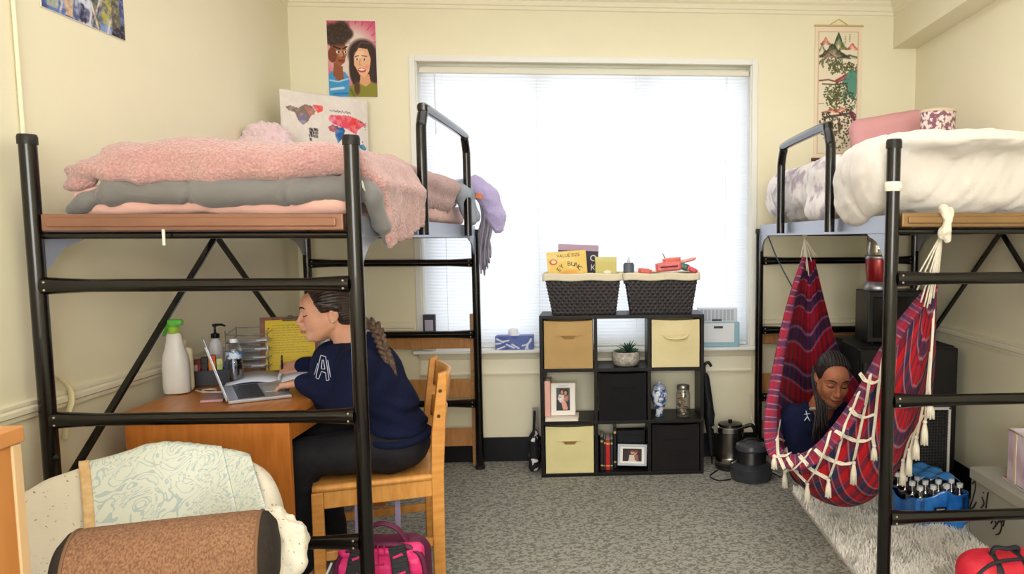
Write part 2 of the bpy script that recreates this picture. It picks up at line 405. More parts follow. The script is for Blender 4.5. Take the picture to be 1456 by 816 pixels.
# ================================================================== lights, sky, camera
w = bpy.data.worlds.new('World'); bpy.context.scene.world = w; w.use_nodes = True
w.node_tree.nodes['Background'].inputs['Color'].default_value = (.92, .965, 1, 1)
w.node_tree.nodes['Background'].inputs['Strength'].default_value = 2.7
def area(name, loc, sx, sy, e, rot=(0, 0, 0), col=(1, 1, 1)):
    l = bpy.data.lights.new(name, 'AREA'); l.shape = 'RECTANGLE'; l.size, l.size_y = sx, sy; l.energy = e; l.color = col
    o = bpy.data.objects.new(name, l); C.objects.link(o); o.location = loc; o.rotation_euler = rot; return o
for y_, e_ in ((3.05, 20), (.95, 22), (-1.5, 34)): area('ceiling_fill', (.05, y_, 2.79), 2.2, 1.3, e_, col=(1, .985, .985))  # unseen panels added below the ceiling to spread light as a bounced flash would
area('rear_fill_light', (.1, -2.95, 1.75), 2.6, 1.5, 150, (PI/2, 0, 0), (.98, .985, 1))  # soft fill added behind the camera; the wall there has no window
pt = area('window_portal', ((WX0+WX1)/2, YB+.19, (WZ0+WZ1)/2), WX1-WX0, WZ1-WZ0, 1, (-PI/2, 0, 0)); pt.data.cycles.is_portal = True
cam = bpy.data.cameras.new('Camera'); co = bpy.data.objects.new('Camera', cam); C.objects.link(co)
cam.sensor_width = 36; cam.lens = FPX*36/1456; cam.shift_x = (728-CX)/1456; cam.shift_y = (CY-408)/1456; cam.clip_start = .05
co.matrix_world = Matrix(((_R[0], _U[0], -_F[0], 0), (_R[1], _U[1], -_F[1], 0), (_R[2], _U[2], -_F[2], EYE), (0, 0, 0, 1)))
sc = bpy.context.scene; sc.camera = co
sc.view_settings.view_transform = 'Standard'; sc.view_settings.look = 'None'; sc.view_settings.gamma = 1; sc.view_settings.exposure = 0
sc.view_settings.use_curve_mapping = False
sc.cycles.use_denoising = True; sc.cycles.max_bounces = 8; sc.cycles.transparent_max_bounces = 96; sc.cycles.caustics_reflective = False; sc.cycles.caustics_refractive = False
# ================================================================== the loft beds
steel = mat('black_tube_steel', (17, 15, 14), .2, metal=.35, spec=.6, coat=.25)
flange = mat('window_sheen_rail_steel', (164, 170, 184), .3, metal=.5)  # steel is black; the window's reflection is put into this pale colour
brown_st = mat('brown_bed_end_steel', (150, 108, 88), .35, metal=.3, var=.2, vscale=12, stretch=(.3, 1, 1))
tan_st = mat('tan_bed_end_steel', (142, 110, 72), .4, metal=.3, var=.2, vscale=12, stretch=(.3, 1, 1))
capm = mat('black_plastic_cap', (30, 28, 27), .45)
BW = .968
def loft_bed(label, loc, rz, L, near_h, rail_z, endm, wall_side, guard, end_z):
    """local x across the bed, y away from the camera"""
    t = thing('loft_bed', label, 'bed', loc, rz); r = .0235
    for x, y, h in ((0, 0, near_h), (BW, 0, near_h), (0, L, 1.425), (BW, L, 1.425)):
        p = MB().tube([(x, y, .012), (x, y, h)], r, 20).build('post', steel, t, smooth=True)
        MB().lathe([(r+.003, 0), (r+.003, .022), (r, .03)], 20, (x, y, h-.024)).build('post_cap', capm, p, smooth=True)
        MB().lathe([(r+.006, 0), (r+.006, .018), (r, .022)], 20, (x, y, 0)).build('foot', capm, p, smooth=True)
    for y in (0, L):
        for z in rail_z:
            q = MB().tube([(.018, y, z), (.03, y, z), (.09, y, z), (.15, y, z), (BW-.15, y, z), (BW-.09, y, z), (BW-.03, y, z), (BW-.018, y, z)],
                          [.027, .027, .0235, .0205, .0205, .0235, .027, .027], 16).build('end_rail', steel, t, smooth=True)
            for x in (.034, BW-.034):
                for dz in (-.012, .012): MB().ell((x, y-.024, z+dz), (.004, .004, .004), 6).build('bolt', mat('bright_bolt', (190, 180, 160), .3, metal=.8), q, smooth=True)
    z0, z1 = end_z
    for y in (0, L): MB().box((.03, y-.012, z0), (BW-.03, y+.016, z1)).box((.05, y-.02, z0+.012), (BW-.05, y-.01, z1-.012)).build('end_frame', endm, t, bevel=.004)
    for y in (0, L): MB().tube([(.02, y+.01, z0-.014), (BW-.02, y+.01, z0-.014)], .011, 12).build('cross_tube', steel, t, smooth=True)
    for x, sx in ((0, 1), (BW, -1)):
        MB().box((x-.006, .02, z0-.022), (x+.006, L-.02, z1-.006)).box((min(x, x+sx*.04), .02, z0-.022), (max(x, x+sx*.04), L-.02, z0-.016)).build('side_rail', flange, t, bevel=.002)
        for y, sy in ((.024, 1), (L-.024, -1)):
            g = [(y, z0-.02), (y+sy*.2, z0-.02), (y+sy*.16, z0-.034), (y+sy*.10, z0-.05), (y+sy*.055, z0-.085), (y+sy*.03, z0-.115), (y, z0-.12)]
            MB().prism(g, .008, 'x', x-.004).build('corner_gusset', flange, t)
    for k in range(9):
        yy = .18+k*(L-.36)/8
        MB().box((.012, yy-.015, z0-.016), (BW-.012, yy+.015, z0-.01)).build('deck_strap', flange, t)
    xb = 0.018 if wall_side == 'left' else BW-.018
    for ya, za in ((.03, .60), (L-.03, .60)):
        MB().bar((xb, L*.5+(.012 if ya > 1 else -.012), z0-.02), (xb, ya, za), .012, .026, (1, 0, 0)).build('brace', steel, t, bevel=.003)
    if wall_side == 'left':
        MB().box((.395, -.024, z0-.045), (.403, -.020, z0+.004)).build('cable_tie', mat('white_plastic_tie', (226, 222, 210), .5), t); MB().ell((.030, -.02, .70), (.010, .008, .010), 10).build('knob', capm, t, smooth=True)
    gx, g0, g1, gz, gr = guard
    pts = [(gx, g0, z0-.012), (gx, g0, gz-.13), (gx, g0+.01, gz-.07), (gx, g0+.045, gz-.02), (gx, g0+.1, gz), (gx, g1-.1, gz), (gx, g1-.045, gz-.02), (gx, g1-.01, gz-.07), (gx, g1, gz-.13), (gx, g1, z0-.012)]
    MB().tube(spline(pts, 5), gr, 16).build('guard_rail', steel, t, smooth=True)
    return t
RZ = (1.237, .8142, .3978)
LB = loft_bed('black steel loft bed over the desk with pink bedding, by the left wall', (-1.737, 2.4133, 0), -.0177, 2.03, 1.6925, RZ, brown_st, 'left', (BW+.03, .74, 1.68, 1.92, .021), (1.406, 1.458))
RB = loft_bed('black steel loft bed over the hammock with white bedding, by the right wall', (.985, 2.47, 0), .0116, 1.99, 1.6985, RZ, tan_st, 'right', (-.035, .56, 1.36, 1.84, .021), (1.412, 1.46))
# wooden bed ends standing between the far posts and the window wall
bedwood = wood('honey_bed_wood', (200, 150, 98), (176, 122, 72), (1, 1, 6))
def bed_end(label, x0, x1, y, posts, top):
    t = thing('wooden_bed_end', label, 'headboard', ((x0+x1)/2, y, 0))
    X0, X1 = x0-t.location.x, x1-t.location.x
    for x in posts: MB().box((x-.017-t.location.x, -.0115, 0), (x+.017-t.location.x, .0115, top)).build('post', bedwood, t, bevel=.003)
    for a, b in ((.722, .81), (.42, .535), (.125, .235)):
        MB().box((X0, -.009, a), (X1, .009, b)).build('plank', wood('honey_plank_wood', (198, 146, 94), (172, 118, 68), (6, 1, 1)), t, bevel=.003)
bed_end('honey wood bed end of planks standing behind the desk chair below the window', -3.02, -.785, 4.4862, (-3.04, -.768), .93)
bed_end('honey wood bed end of planks behind the hammock in the right corner', .985, 1.80, 4.521, (.968, 1.818), .93)
# ================================================================== bedding, left bed (shapes in the bed's own frame)
def bed_thing(bed, o, label, cat, group=None):
    o.location = bed.location; o.rotation_euler = bed.rotation_euler; return tag(o, label, cat, group)
def wr(amp, s, seed=0, o=3):
    return lambda v: fbm(v+seed*5.1, s, o)*amp
sheet_m = mat('pale_pink_sheet_cotton', (238, 186, 172), .8, bump=.15, bscale=40, sheen=.3)
greyq = mat('grey_comforter_cotton', (124, 121, 120), .85, var=.12, vscale=8, bump=.2, bscale=35, sheen=.3)
fleece = mat('pink_sherpa_fleece', (204, 158, 154), .95, c2=(186, 134, 130), vscale=130, bump=.9, bscale=110, bdist=.012, sheen=.5, detail=2)
s = SDF(.03).box((.485, 1.04, 1.508), (.43, .96, .048), .03)
bed_thing(LB, s.build('mattress', sheet_m, .012, wr=wr(.008, (9, 9, 14))), 'mattress in a pale pink sheet, lowest layer on the left loft bed', 'mattress')
s = SDF(.03).box((.51, 1.03, 1.585), (.375, .95, .032), .03)
s.chain([(.050, .10, 1.474), (.10, .088, 1.497), (.19, .08, 1.530), (.5, .078, 1.532), (.75, .08, 1.532), (.93, .09, 1.54)], [.020, .028, .040, .048, .046, .042])
s.chain([(.95, .09, 1.58), (.995, .09, 1.52), (1.005, .16, 1.42), (1.005, .22, 1.37)], [.035, .03, .025, .02]).chain([(.95, .16, 1.58), (.995, .24, 1.50), (.995, .28, 1.42)], [.03, .025, .02])
o = s.build('comforter', greyq, .010, wr=lambda v: fbm(v, (16, 4, 6), 2)*.008-np.clip(np.abs(fbm(v+3, (13, 5, 4), 1))*-1+.16, 0, .16)*.06)
bed_thing(LB, o, 'grey comforter folded between pink sheet and pink fleece on the left loft bed', 'comforter')
tg = MB().box((-.002, -.028, -.016), (.002, .028, .016), 0, TM((.985, .07, 1.535), 0, -.3, .1) @ Matrix.Rotation(-.7, 4, 'X')).build('care_tag', mat('white_care_label', (232, 226, 210), .7), o)
s = SDF(.035).box((.56, 1.04, 1.645), (.405, .97, .03), .028)
s.box((.54, .46, 1.655), (.34, .38, .03), .03, k=.06)
for y_ in (.11, .3, .5, .75, 1.0, 1.3, 1.6, 1.85): s.chain([(.040, y_, 1.597), (.13, y_, 1.612), (.24, y_, 1.640)], [.012, .020, .036], k=.04)
s.chain([(.050, .095, 1.550), (.085, .085, 1.556), (.125, .085, 1.566)], [.022, .024, .018], k=.01)
s.chain([(.055, .09, 1.598), (.12, .07, 1.604), (.20, .062, 1.590), (.30, .06, 1.582), (.5, .06, 1.586), (.7, .062, 1.602), (.94, .085, 1.620)], [.016, .020, .028, .030, .030, .028, .026], k=.03)
s.chain([(.15, .085, 1.61), (.19, .085, 1.62), (.25, .085, 1.63), (.5, .08, 1.63), (.8, .085, 1.63), (.94, .10, 1.63)], [.025, .035, .045, .05, .05, .045], k=.03)
N = 16
for i in range(N):
    t = i/(N-1); y0 = .07+.57*t; ye = .20+.43*t; ze = 1.355+.075*t+.008*math.sin(9*t)
    s.chain([(.955, y0, 1.625), (1.012+.006*math.sin(i), y0*.6+ye*.4, 1.56), (1.016+.008*math.sin(i*1.7), ye, ze)], [.036, .02, .016], k=.02)
s.box((.735, 1.14, 1.60), (.212, .50, .105), .085, k=.04)
o = s.build('fleece_blanket', fleece, .0095, wr=lambda v: fbm(v, (7, 7, 7), 3)*.009+fbm(v, (70, 70, 70), 1)*.0022)
bed_thing(LB, o, 'dusty pink fleece blanket draped over the top and side of the left loft bed', 'blanket')
s = SDF(.03).chain([(.86, 1.66, 1.66), (.96, 1.70, 1.62), (1.005, 1.73, 1.48)], [.05, .05, .035]).chain([(.8, 1.75, 1.66), (.95, 1.78, 1.64), (1.01, 1.8, 1.5)], [.05, .05, .035])
bed_thing(LB, s.build('cotton_blanket', mat('blue_grey_blanket_cotton', (158, 166, 178), .9, bump=.2, bscale=40), .011, wr=wr(.012, (14, 14, 8))), 'blue grey blanket fold hanging over the far side of the left loft bed', 'blanket')
s = SDF(.03).chain([(.88, 1.89, 1.67), (1.0, 1.90, 1.67), (1.07, 1.92, 1.62), (1.11, 1.93, 1.50), (1.12, 1.93, 1.44)], [.04, .055, .055, .05, .035])
lav = s.build('plush_throw', mat('lavender_plush', (190, 176, 226), .95, bump=.8, bscale=140, sheen=.6), .011, wr=lambda v: fbm(v, (40, 40, 40), 2)*.006)
bed_thing(LB, lav, 'fuzzy lavender throw hanging over the far corner of the left loft bed', 'blanket')
MB().box((-.018, -.003, -.014), (.018, .003, .014), 0, TM((1.03, 1.845, 1.615), 0, .3, 0)).build('orange_tag', mat('orange_label', (226, 130, 78), .6), lav)
def jk(u, v):
    w_ = .085*(1-.35*v); fo = .018*math.sin(u*17+v*2)+.010*math.sin(u*31+v*5+1)
    return (1.045+(u-.5)*w_+.012*math.sin(v*6)+.03*v*(1-v), 1.925+fo*(.3+.7*v), 1.63-(.42+.03*math.sin(u*5)+.02*math.sin(u*19))*v)
o = MB().grid(jk, 60, 30).grid(lambda u, v: tuple(Vector(jk(u, v))+Vector((.012*math.sin(v*9)-.004, .022, -.02+.05*v))), 60, 30).build('jacket', mat('grey_lilac_cloth', (150, 146, 160), .85, bump=.3, bscale=40), None, smooth='all', solid=.006)
bed_thing(LB, o, 'grey cloth jacket hanging below the lavender throw on the left loft bed', 'clothing')
c = P(380, 212, y=3.95)
s = SDF(.03).ell(c, (.135, .11, .135))
tag(s.build('throw_pillow', mat('pink_long_fur', (240, 206, 212), .95, bump=1, bscale=90, sheen=.8), .011, wr=lambda v: fbm(v, (60, 60, 60), 2)*.014), 'round pink furry pillow by the left wall, beside the map pillow', 'pillow')
# pillow printed with a world map
cv = Canvas(170, 108, (222, 214, 206))
cv.wash((232, 226, 220), 3, .6)
for p, c_ in (([(.05, .27), (.10, .24), (.18, .27), (.25, .20), (.33, .22), (.36, .30), (.30, .38), (.27, .46), (.22, .52), (.17, .46), (.14, .34), (.08, .32)], (128, 106, 98)),
              ([(.17, .36), (.27, .36), (.25, .47), (.21, .52), (.18, .47)], (120, 112, 140)),
              ([(.24, .22), (.33, .26), (.35, .34), (.29, .38), (.26, .30)], (176, 112, 104)),
              ([(.33, .19), (.45, .20), (.44, .28), (.38, .32), (.35, .26)], (226, 82, 80)),
              ([(.49, .40), (.52, .33), (.60, .32), (.74, .30), (.88, .35), (.97, .42), (.90, .46), (.84, .52), (.82, .60), (.76, .56), (.70, .52), (.62, .50), (.54, .46)], (224, 76, 96)),
              ([(.74, .32), (.86, .36), (.84, .50), (.74, .46)], (228, 66, 66)), ([(.50, .36), (.58, .34), (.57, .42), (.50, .44)], (222, 120, 150)),
              ([(.48, .52), (.54, .47), (.58, .50), (.56, .60), (.50, .58)], (176, 92, 104)),
              ([(.56, .52), (.66, .50), (.68, .56), (.63, .70), (.59, .76), (.56, .66)], (38, 92, 156)), ([(.54, .50), (.60, .49), (.60, .56), (.56, .57)], (110, 78, 122)),
              ([(.85, .76), (.91, .73), (.95, .80), (.92, .85), (.86, .83)], (46, 128, 164))): cv.poly(p, c_)
for k in range(26):
    x, y = .27+.012*(k % 8)+RNG.uniform(0, .01), .56+.05*(k//8)+RNG.uniform(0, .012)
    cv.line([(x, y), (x+.006, y+.03)], .010, (34, 30, 34))
for k in range(14): cv.line([(.52+.018*k, .25+.012*math.sin(k*2.2)), (.53+.018*k, .262+.010*math.sin(k*3))], .007, (60, 48, 50))
for k in range(14): cv.ell(.82+RNG.uniform(-.02, .14), .42+RNG.uniform(-.06, .08), .007, .008, (70, 52, 50), soft=.5)
for x, y in ((.84, .62), (.86, .66), (.90, .70), (.70, .70), (.80, .63), (.73, .88), (.74, .80)): cv.ell(x, y, .008, .010, (48, 46, 60), soft=.4)
cv.wash((240, 235, 228), 30, .25, 5)
cv.a = np.concatenate([cv.a, np.repeat(cv.a[-1:], 58, 0)]); cv.h = len(cv.a)
a, b = P(397, 126, y=4.16), P(522, 144, y=4.48)
ang = math.atan2(b.y-a.y, b.x-a.x); W = (b.xy-a.xy).length; Hh = .35*166/108
t = thing('map_pillow', 'cream pillow printed with a colourful world map in the far left corner', 'pillow', (a.x, a.y, a.z-Hh), ang)
puff = lambda u, v: -.05*(np.clip(np.sin(np.clip(u, 0, 1)*PI)*np.sin(np.clip(v, 0, 1)*PI), 0, 1)**.6)
cv.mesh('printed_cover', W, Hh, ART, t, None, puff)
MB().grid(lambda u, v: (u*W, .05*(max(0, math.sin(u*PI)*math.sin(v*PI)))**.6, v*Hh), 16, 12).build('back_cover', mat('cream_pillow_cotton', (224, 216, 204), .8), t, smooth='all')
# ================================================================== bedding, right bed
com_m = mat('white_comforter_cotton', (222, 215, 208), .8, bump=.35, bscale=14, sheen=.3, bdist=.02)
s = SDF(.05).box((.485, 1.02, 1.595), (.455, .95, .137), .115)
s.ell((.0, .31, 1.575), (.075, .245, .155), k=.07).ell((.03, .17, 1.60), (.09, .12, .13), k=.06).ell((.36, .12, 1.60), (.30, .075, .13), k=.06).ell((.70, .12, 1.605), (.22, .075, .135), k=.06)
s.ell((.3, .2, 1.70), (.3, .3, .05), k=.05)
o = s.build('comforter', com_m, .012, wr=lambda v: fbm(v, (9, 6, 9), 3)*.010+np.abs(fbm(v@np.array([[1, .6, 0], [-.6, 1, 0], [0, 0, 1]]), (5, 22, 3), 2))*-.005-np.clip(.22-np.abs(fbm(v@np.array([[.86, 0, .5], [0, 1, 0], [-.5, 0, .86]])+2, (17, 7, 2.6), 1)), 0, .22)*.030)
bed_thing(RB, o, 'puffy white comforter heaped on the right loft bed', 'comforter')
s = SDF(.04).box((.475, 1.34, 1.625), (.465, .61, .125), .10).ell((.035, .86, 1.51), (.05, .22, .07), k=.03).ell((.055, 1.68, 1.60), (.07, .20, .12), k=.05)
pat = mat('white_blanket_mauve_print', (238, 232, 232), .85, c2=(176, 160, 178), vscale=11, ramp=(.5, .62), detail=6, bump=.25, bscale=20, sheen=.3)
bed_thing(RB, s.build('blanket', pat, .012, wr=lambda v: fbm(v, (6, 12, 9), 3)*.014), 'white blanket with mauve smudged print at the window end of the right bed', 'blanket')
c = P(1266, 182, y=4.1)-Vector((0, 0, .065))
s = SDF(.03).box(c, (.215, .075, .14), .06, R=Matrix.Rotation(-.02, 3, 'Z') @ Matrix.Rotation(-.16, 3, 'Y'))
tag(s.build('bolster_pillow', mat('dusty_pink_pillow_cotton', (216, 158, 160), .8, bump=.1, bscale=60), .010, wr=wr(.004, (10, 10, 10))), 'long dusty pink pillow on the right bed, under the hanging scroll', 'pillow')
c = P(1333, 186, y=3.72); t = thing('round_pillow', 'small cylinder pillow with mauve floral print by the right wall', 'pillow', c)
MB().lathe([(.02, -.23), (.075, -.228), (.083, -.21), (.083, .085), (.078, .10), (.02, .103)], 28).build('printed_cover', mat('mauve_floral_print', (232, 216, 208), .8, c2=(142, 92, 108), vscale=48, ramp=(.46, .54), detail=3), t, smooth=True)
MB().lathe([(.086, .088), (.088, .098), (.078, .104), (.06, .105)], 28, cap0=False, cap1=False).build('piping', mat('cream_piping', (226, 206, 180), .7), t, smooth=True)
# white ties on the right bed: around the near post, and holding the hammock to the end frame
tp = thing('cloth_tie', 'white tape wrapped around the near post of the right loft bed', 'tie', RB.matrix_basis @ Vector((0, 0, 1.548)))
MB().lathe([(.0262, -.016), (.0275, -.012), (.0275, .012), (.0262, .016)], 20, cap0=False, cap1=False).build('wrap', mat('white_cotton_tape', (236, 230, 214), .8, bump=.3, bscale=90), tp, smooth=True)
MB().box((-.02, -.03, -.006), (.018, -.027, .008)).build('tape_end', mat('white_cotton_tape', (236, 230, 214)), tp)
for px, w_, h_ in ((1292, .05, .07),):
    q = P(px+20, 335, y=2.50)
# ================================================================== pictures on the walls
cv = Canvas(112, 172, (216, 96, 128))
cv.ell(.5, .42, .5, .36, (232, 214, 204), soft=.6)
for k in range(9):
    a_ = -.2-k*.32; cv.line([(.55+.42*math.cos(a_), .34+.30*math.sin(a_)), (.55+.7*math.cos(a_), .34+.5*math.sin(a_))], .02, (188, 64, 104), .7)
cv.poly([(0, .72), (.06, .66), (.34, .67), (.42, .74), (.45, 1), (0, 1)], (72, 156, 214)); cv.line([(.03, .78), (.2, .80), (.4, .76)], .03, (168, 214, 240)); cv.line([(.05, .9), (.3, .88)], .05, (200, 230, 246)); cv.line([(.1, .96), (.4, .95)], .03, (44, 116, 184))
cv.poly([(.12, .55), (.30, .60), (.32, .76), (.2, .79), (.10, .72)], (150, 88, 60))
cv.poly([(.06, .30), (.36, .28), (.40, .42), (.34, .55), (.24, .60), (.12, .54), (.04, .42)], (158, 96, 66)); cv.ell(.10, .45, .09, .10, (122, 68, 46)); cv.ell(.30, .43, .08, .05, (196, 136, 100), soft=.6)
for x, y, r in ((.12, .14, .16), (.30, .11, .17), (.42, .17, .12), (.1, .24, .14), (.26, .2, .2), (.03, .2, .1)): cv.ell(x, y, r, r*.62, (62, 46, 40), soft=.4)
cv.wash((98, 76, 62), 26, .5, 3, ((cv.Y < .3) & (cv.X < .5)).astype(float))
cv.line([(.13, .34), (.26, .37)], .035, (48, 30, 26)); cv.line([(.32, .37), (.40, .34)], .03, (48, 30, 26)); cv.ell(.22, .41, .045, .022, (236, 226, 214)); cv.ell(.23, .41, .02, .018, (40, 24, 20)); cv.ell(.37, .41, .03, .02, (236, 226, 214)); cv.ell(.37, .41, .015, .016, (40, 24, 20))
cv.line([(.31, .40), (.34, .47), (.29, .48)], .02, (104, 58, 40)); cv.ell(.28, .525, .075, .018, (128, 62, 56))
for x, y, rx, ry in ((.72, .44, .30, .20), (.55, .62, .12, .22), (.94, .62, .14, .2), (.60, .8, .1, .12)): cv.ell(x, y, rx, ry, (58, 40, 36), soft=.25)
cv.poly([(.42, .86), (.62, .80), (.9, .80), (1, .84), (1, 1), (.40, 1)], (140, 138, 52)); cv.line([(.45, .9), (.52, .99)], .05, (104, 108, 42)); cv.ell(.58, .88, .06, .09, (96, 58, 44), soft=.5)
cv.poly([(.66, .70), (.84, .70), (.86, .81), (.76, .86), (.64, .82)], (224, 164, 124))
cv.poly([(.54, .46), (.64, .35), (.82, .37), (.88, .50), (.84, .66), (.74, .74), (.64, .70), (.54, .58)], (238, 184, 144)); cv.ell(.66, .44, .10, .05, (248, 208, 172), soft=.6)
cv.line([(.56, .47), (.63, .455)], .018, (84, 52, 40)); cv.line([(.70, .455), (.80, .465)], .018, (84, 52, 40))
for x in (.60, .75): cv.ell(x, .505, .035, .017, (244, 238, 230)); cv.ell(x, .505, .016, .016, (52, 40, 34))
cv.line([(.665, .50), (.64, .575), (.68, .58)], .014, (206, 138, 104)); cv.ell(.69, .645, .085, .03, (190, 70, 72)); cv.ell(.69, .637, .065, .013, (246, 240, 232)); cv.ell(.80, .60, .05, .03, (236, 160, 130), soft=.8)
cv.line([(.60, .36), (.70, .28), (.86, .30)], .03, (96, 70, 62), .7)
a, b = P(464, 29, y=YB-.006), P(537, 138, y=YB-.006)
t = thing('portrait_poster', 'painted portrait of a man and a woman on pink, above the map pillow', 'poster', (a.x, YB-.004, b.z))
cv.mesh('printed_art', b.x-a.x, a.z-b.z, ART, t, TM((0, -.002, 0)))
MB().box((-.004, -.0008, -.004), (b.x-a.x+.004, .002, a.z-b.z+.004)).build('paper', mat('white_poster_paper', (240, 236, 226), .6), t)
# hanging scroll
cv = Canvas(96, 252, (232, 222, 198))
def hill(x, y, w_, h_, c1, c2, seed=[0]):
    seed[0] += 1; n1 = fbm(np.stack([cv.X*14, np.full(cv.X.shape, seed[0]*2.3), cv.X*0], -1), (1, 1, 1), 3); pr_ = y-h_*np.exp(-np.abs((cv.X-x)/(w_*.52))**1.5)*(1+.22*n1)
    t_ = np.clip((cv.Y-pr_)/max(h_, 1e-3), 0, 1); m = np.clip((cv.Y-pr_)*cv.h*.7, 0, 1)*(cv.Y < y+.012)*(np.abs(cv.X-x) < w_*1.05)*(1-.85*t_**1.6)
    tx = np.clip(.5+fbm(np.stack([cv.X*16+cv.Y*9, cv.Y*60, cv.X*0+seed[0]], -1), (1, 1, 1), 3)*.9, 0, 1)
    col = np.array(c1)[None, None]*(1-t_[..., None])+np.array(c2)[None, None]*t_[..., None]; col = col*(.72+.45*tx[..., None])
    cv.a = cv.a*(1-m[..., None])+m[..., None]*np.clip(col/255., 0, 1)
hill(.17, .095, .13, .065, (200, 92, 84), (226, 180, 160)); hill(.86, .135, .17, .055, (198, 80, 80), (226, 170, 150)); hill(.5, .13, .20, .125, (46, 72, 44), (150, 148, 88)); hill(.62, .135, .10, .06, (96, 104, 56), (170, 164, 110)); hill(.08, .15, .10, .055, (80, 86, 64), (176, 170, 136))
hill(.36, .20, .42, .115, (56, 64, 46), (160, 124, 104)); hill(.24, .20, .2, .05, (96, 76, 64), (180, 150, 128)); hill(.80, .205, .32, .025, (36, 42, 34), (110, 112, 92)); hill(.62, .21, .2, .018, (44, 50, 40), (110, 112, 92))
def tree(x, y, r, c_, n=26):
    n = int(n*1.5)
    for k in range(n):
        a_ = RNG.uniform(0, 6.3); q = r*math.sqrt(RNG.uniform(0, 1)); cv.ell(x+q*math.cos(a_), y+q*.38*math.sin(a_), .021, .0075, tuple(np.clip(np.array(c_)+RNG.uniform(-22, 22), 0, 255)), soft=.5, al=.8)
for x in (.08, .18, .30, .42, .52): tree(x, .245+.01*math.sin(x*20), .09, (104, 104, 76), 12)
for x, y in ((.34, .30), (.5, .285), (.62, .30), (.78, .28), (.9, .295)): tree(x, y, .12, (88, 90, 56), 22)
cv.poly([(.70, .34), (.84, .31), (1, .32), (1, .5), (.94, .56), (.80, .54), (.72, .45), (.60, .42)], (64, 132, 116), .85); cv.wash((40, 90, 88), 9, .6, 2, ((cv.X > .62) & (cv.Y > .31) & (cv.Y < .56)).astype(float))
cv.line([(.0, .40), (.25, .39), (.5, .41), (.7, .38)], .035, (120, 68, 66), .8); cv.line([(.1, .425), (.4, .43), (.75, .42)], .03, (66, 60, 48), .8); cv.line([(.45, .40), (.62, .37), (.7, .35)], .06, (158, 58, 72), .7)
tree(.36, .50, .22, (84, 92, 58), 60); tree(.58, .48, .2, (74, 84, 52), 60); tree(.45, .56, .25, (94, 96, 62), 70); tree(.85, .57, .2, (70, 86, 62), 50)
cv.line([(.45, .50), (.48, .60), (.47, .66)], .02, (92, 60, 44)); hill(.35, .655, .25, .03, (180, 70, 58), (206, 120, 96)); hill(.62, .64, .2, .03, (196, 90, 70), (214, 140, 112))
cv.line([(0, .59), (.15, .588)], .012, (112, 100, 84)); cv.line([(.2, .70), (.6, .68), (.9, .66)], .05, (70, 66, 52), .8)
tree(.3, .76, .3, (76, 66, 54), 90); tree(.75, .74, .28, (88, 60, 58), 80); tree(.5, .85, .35, (96, 92, 70), 60); cv.line([(.85, .66), (.95, .72)], .08, (108, 44, 66), .7)
for k in range(5):
    cv.line([(.66, .035+.013*k), (.69, .037+.013*k)], .012, (96, 88, 76))
    cv.line([(.78, .02+.013*k), (.80, .022+.013*k)], .014, (84, 76, 66))
a, b = P(1161, 43, y=YB-.01), P(1221, 200, y=YB-.01); W = b.x-a.x; Hh = W*252/96
t = thing('hanging_scroll', 'tall ink painting scroll of misty mountains and trees above the right bed', 'scroll', ((a.x+b.x)/2, YB-.006, a.z-Hh-.05))
cv.mesh('painting', W*.86, Hh, ART, t, TM((-W*.43, -.003, .04)))
MB().box((-W*.5-.006, -.002, 0), (W*.5+.006, .002, Hh+.078)).build('silk_mount', mat('pale_pink_silk', (238, 220, 196), .6), t)
MB().box((-W*.5+.012, -.0027, .034), (W*.5-.012, -.001, Hh+.046)).build('inner_border', mat('beige_silk_line', (214, 186, 156), .6), t)
MB().tube([(-W*.5-.014, -.004, Hh+.078), (W*.5+.014, -.004, Hh+.078)], .005, 10).build('hanging_rod', mat('pale_wood_rod', (206, 178, 128), .5), t, smooth=True)
MB().tube([(-W*.5-.02, -.006, 0), (W*.5+.02, -.006, 0)], .010, 12).build('bottom_roller', mat('dark_wood_roller', (92, 58, 40), .5), t, smooth=True)
MB().tube([(-.055, -.004, Hh+.084), (0, -.004, Hh+.118), (.055, -.004, Hh+.084)], .003, 8).build('hanging_ribbon', mat('yellow_ribbon', (222, 196, 110), .6), t)
# blue poster on the left wall
cv = Canvas(120, 176, (96, 124, 188)); cv.wash((58, 76, 150), 5, .9, 1); cv.wash((170, 190, 226), 6, .6, 4); cv.ell(.48, .80, .15, .3, (214, 220, 232), soft=1); cv.wash((46, 52, 104), 8, .7, 8)
for x, y, w_, c_ in ((.12, .85, .07, (168, 174, 160)), (.30, .86, .05, (214, 178, 140)), (.62, .90, .05, (92, 98, 70)), (.76, .82, .08, (176, 168, 92)), (.88, .88, .06, (120, 110, 70))):
    cv.poly([(x-w_*.4, y-.26), (x+w_*.4, y-.26), (x+w_, y+.04), (x+w_*.8, y+.13), (x-w_*.9, y+.13), (x-w_, y)], c_); cv.ell(x, y-.30, w_*.6, w_*.62, tuple(min(255, v+18) for v in c_)); cv.line([(x-w_, y), (x-w_*2, y+.12)], .02, (226, 206, 196))
cv.line([(.44, .98), (.46, .90), (.48, .98)], .04, (44, 44, 62)); cv.line([(.57, .86), (.64, .99)], .025, (228, 208, 208)); cv.wash((36, 40, 84), 22, .45, 6); cv.poly([(.84, .96), (1, .90), (1, 1), (.8, 1)], (40, 38, 52)); cv.wash((210, 220, 240), 40, .35, 9)
t = thing('fantasy_poster', 'blue poster of robed figures on the upper left wall', 'poster', (XL+.003, 2.60, 2.132), PI/2)
cv.mesh('printed_art', .425, .60, ART, t, TM((0, -.002, 0)))
MB().box((-.002, -.001, -.002), (.427, .002, .602)).build('paper', mat('white_poster_paper', (240, 236, 226)), t)
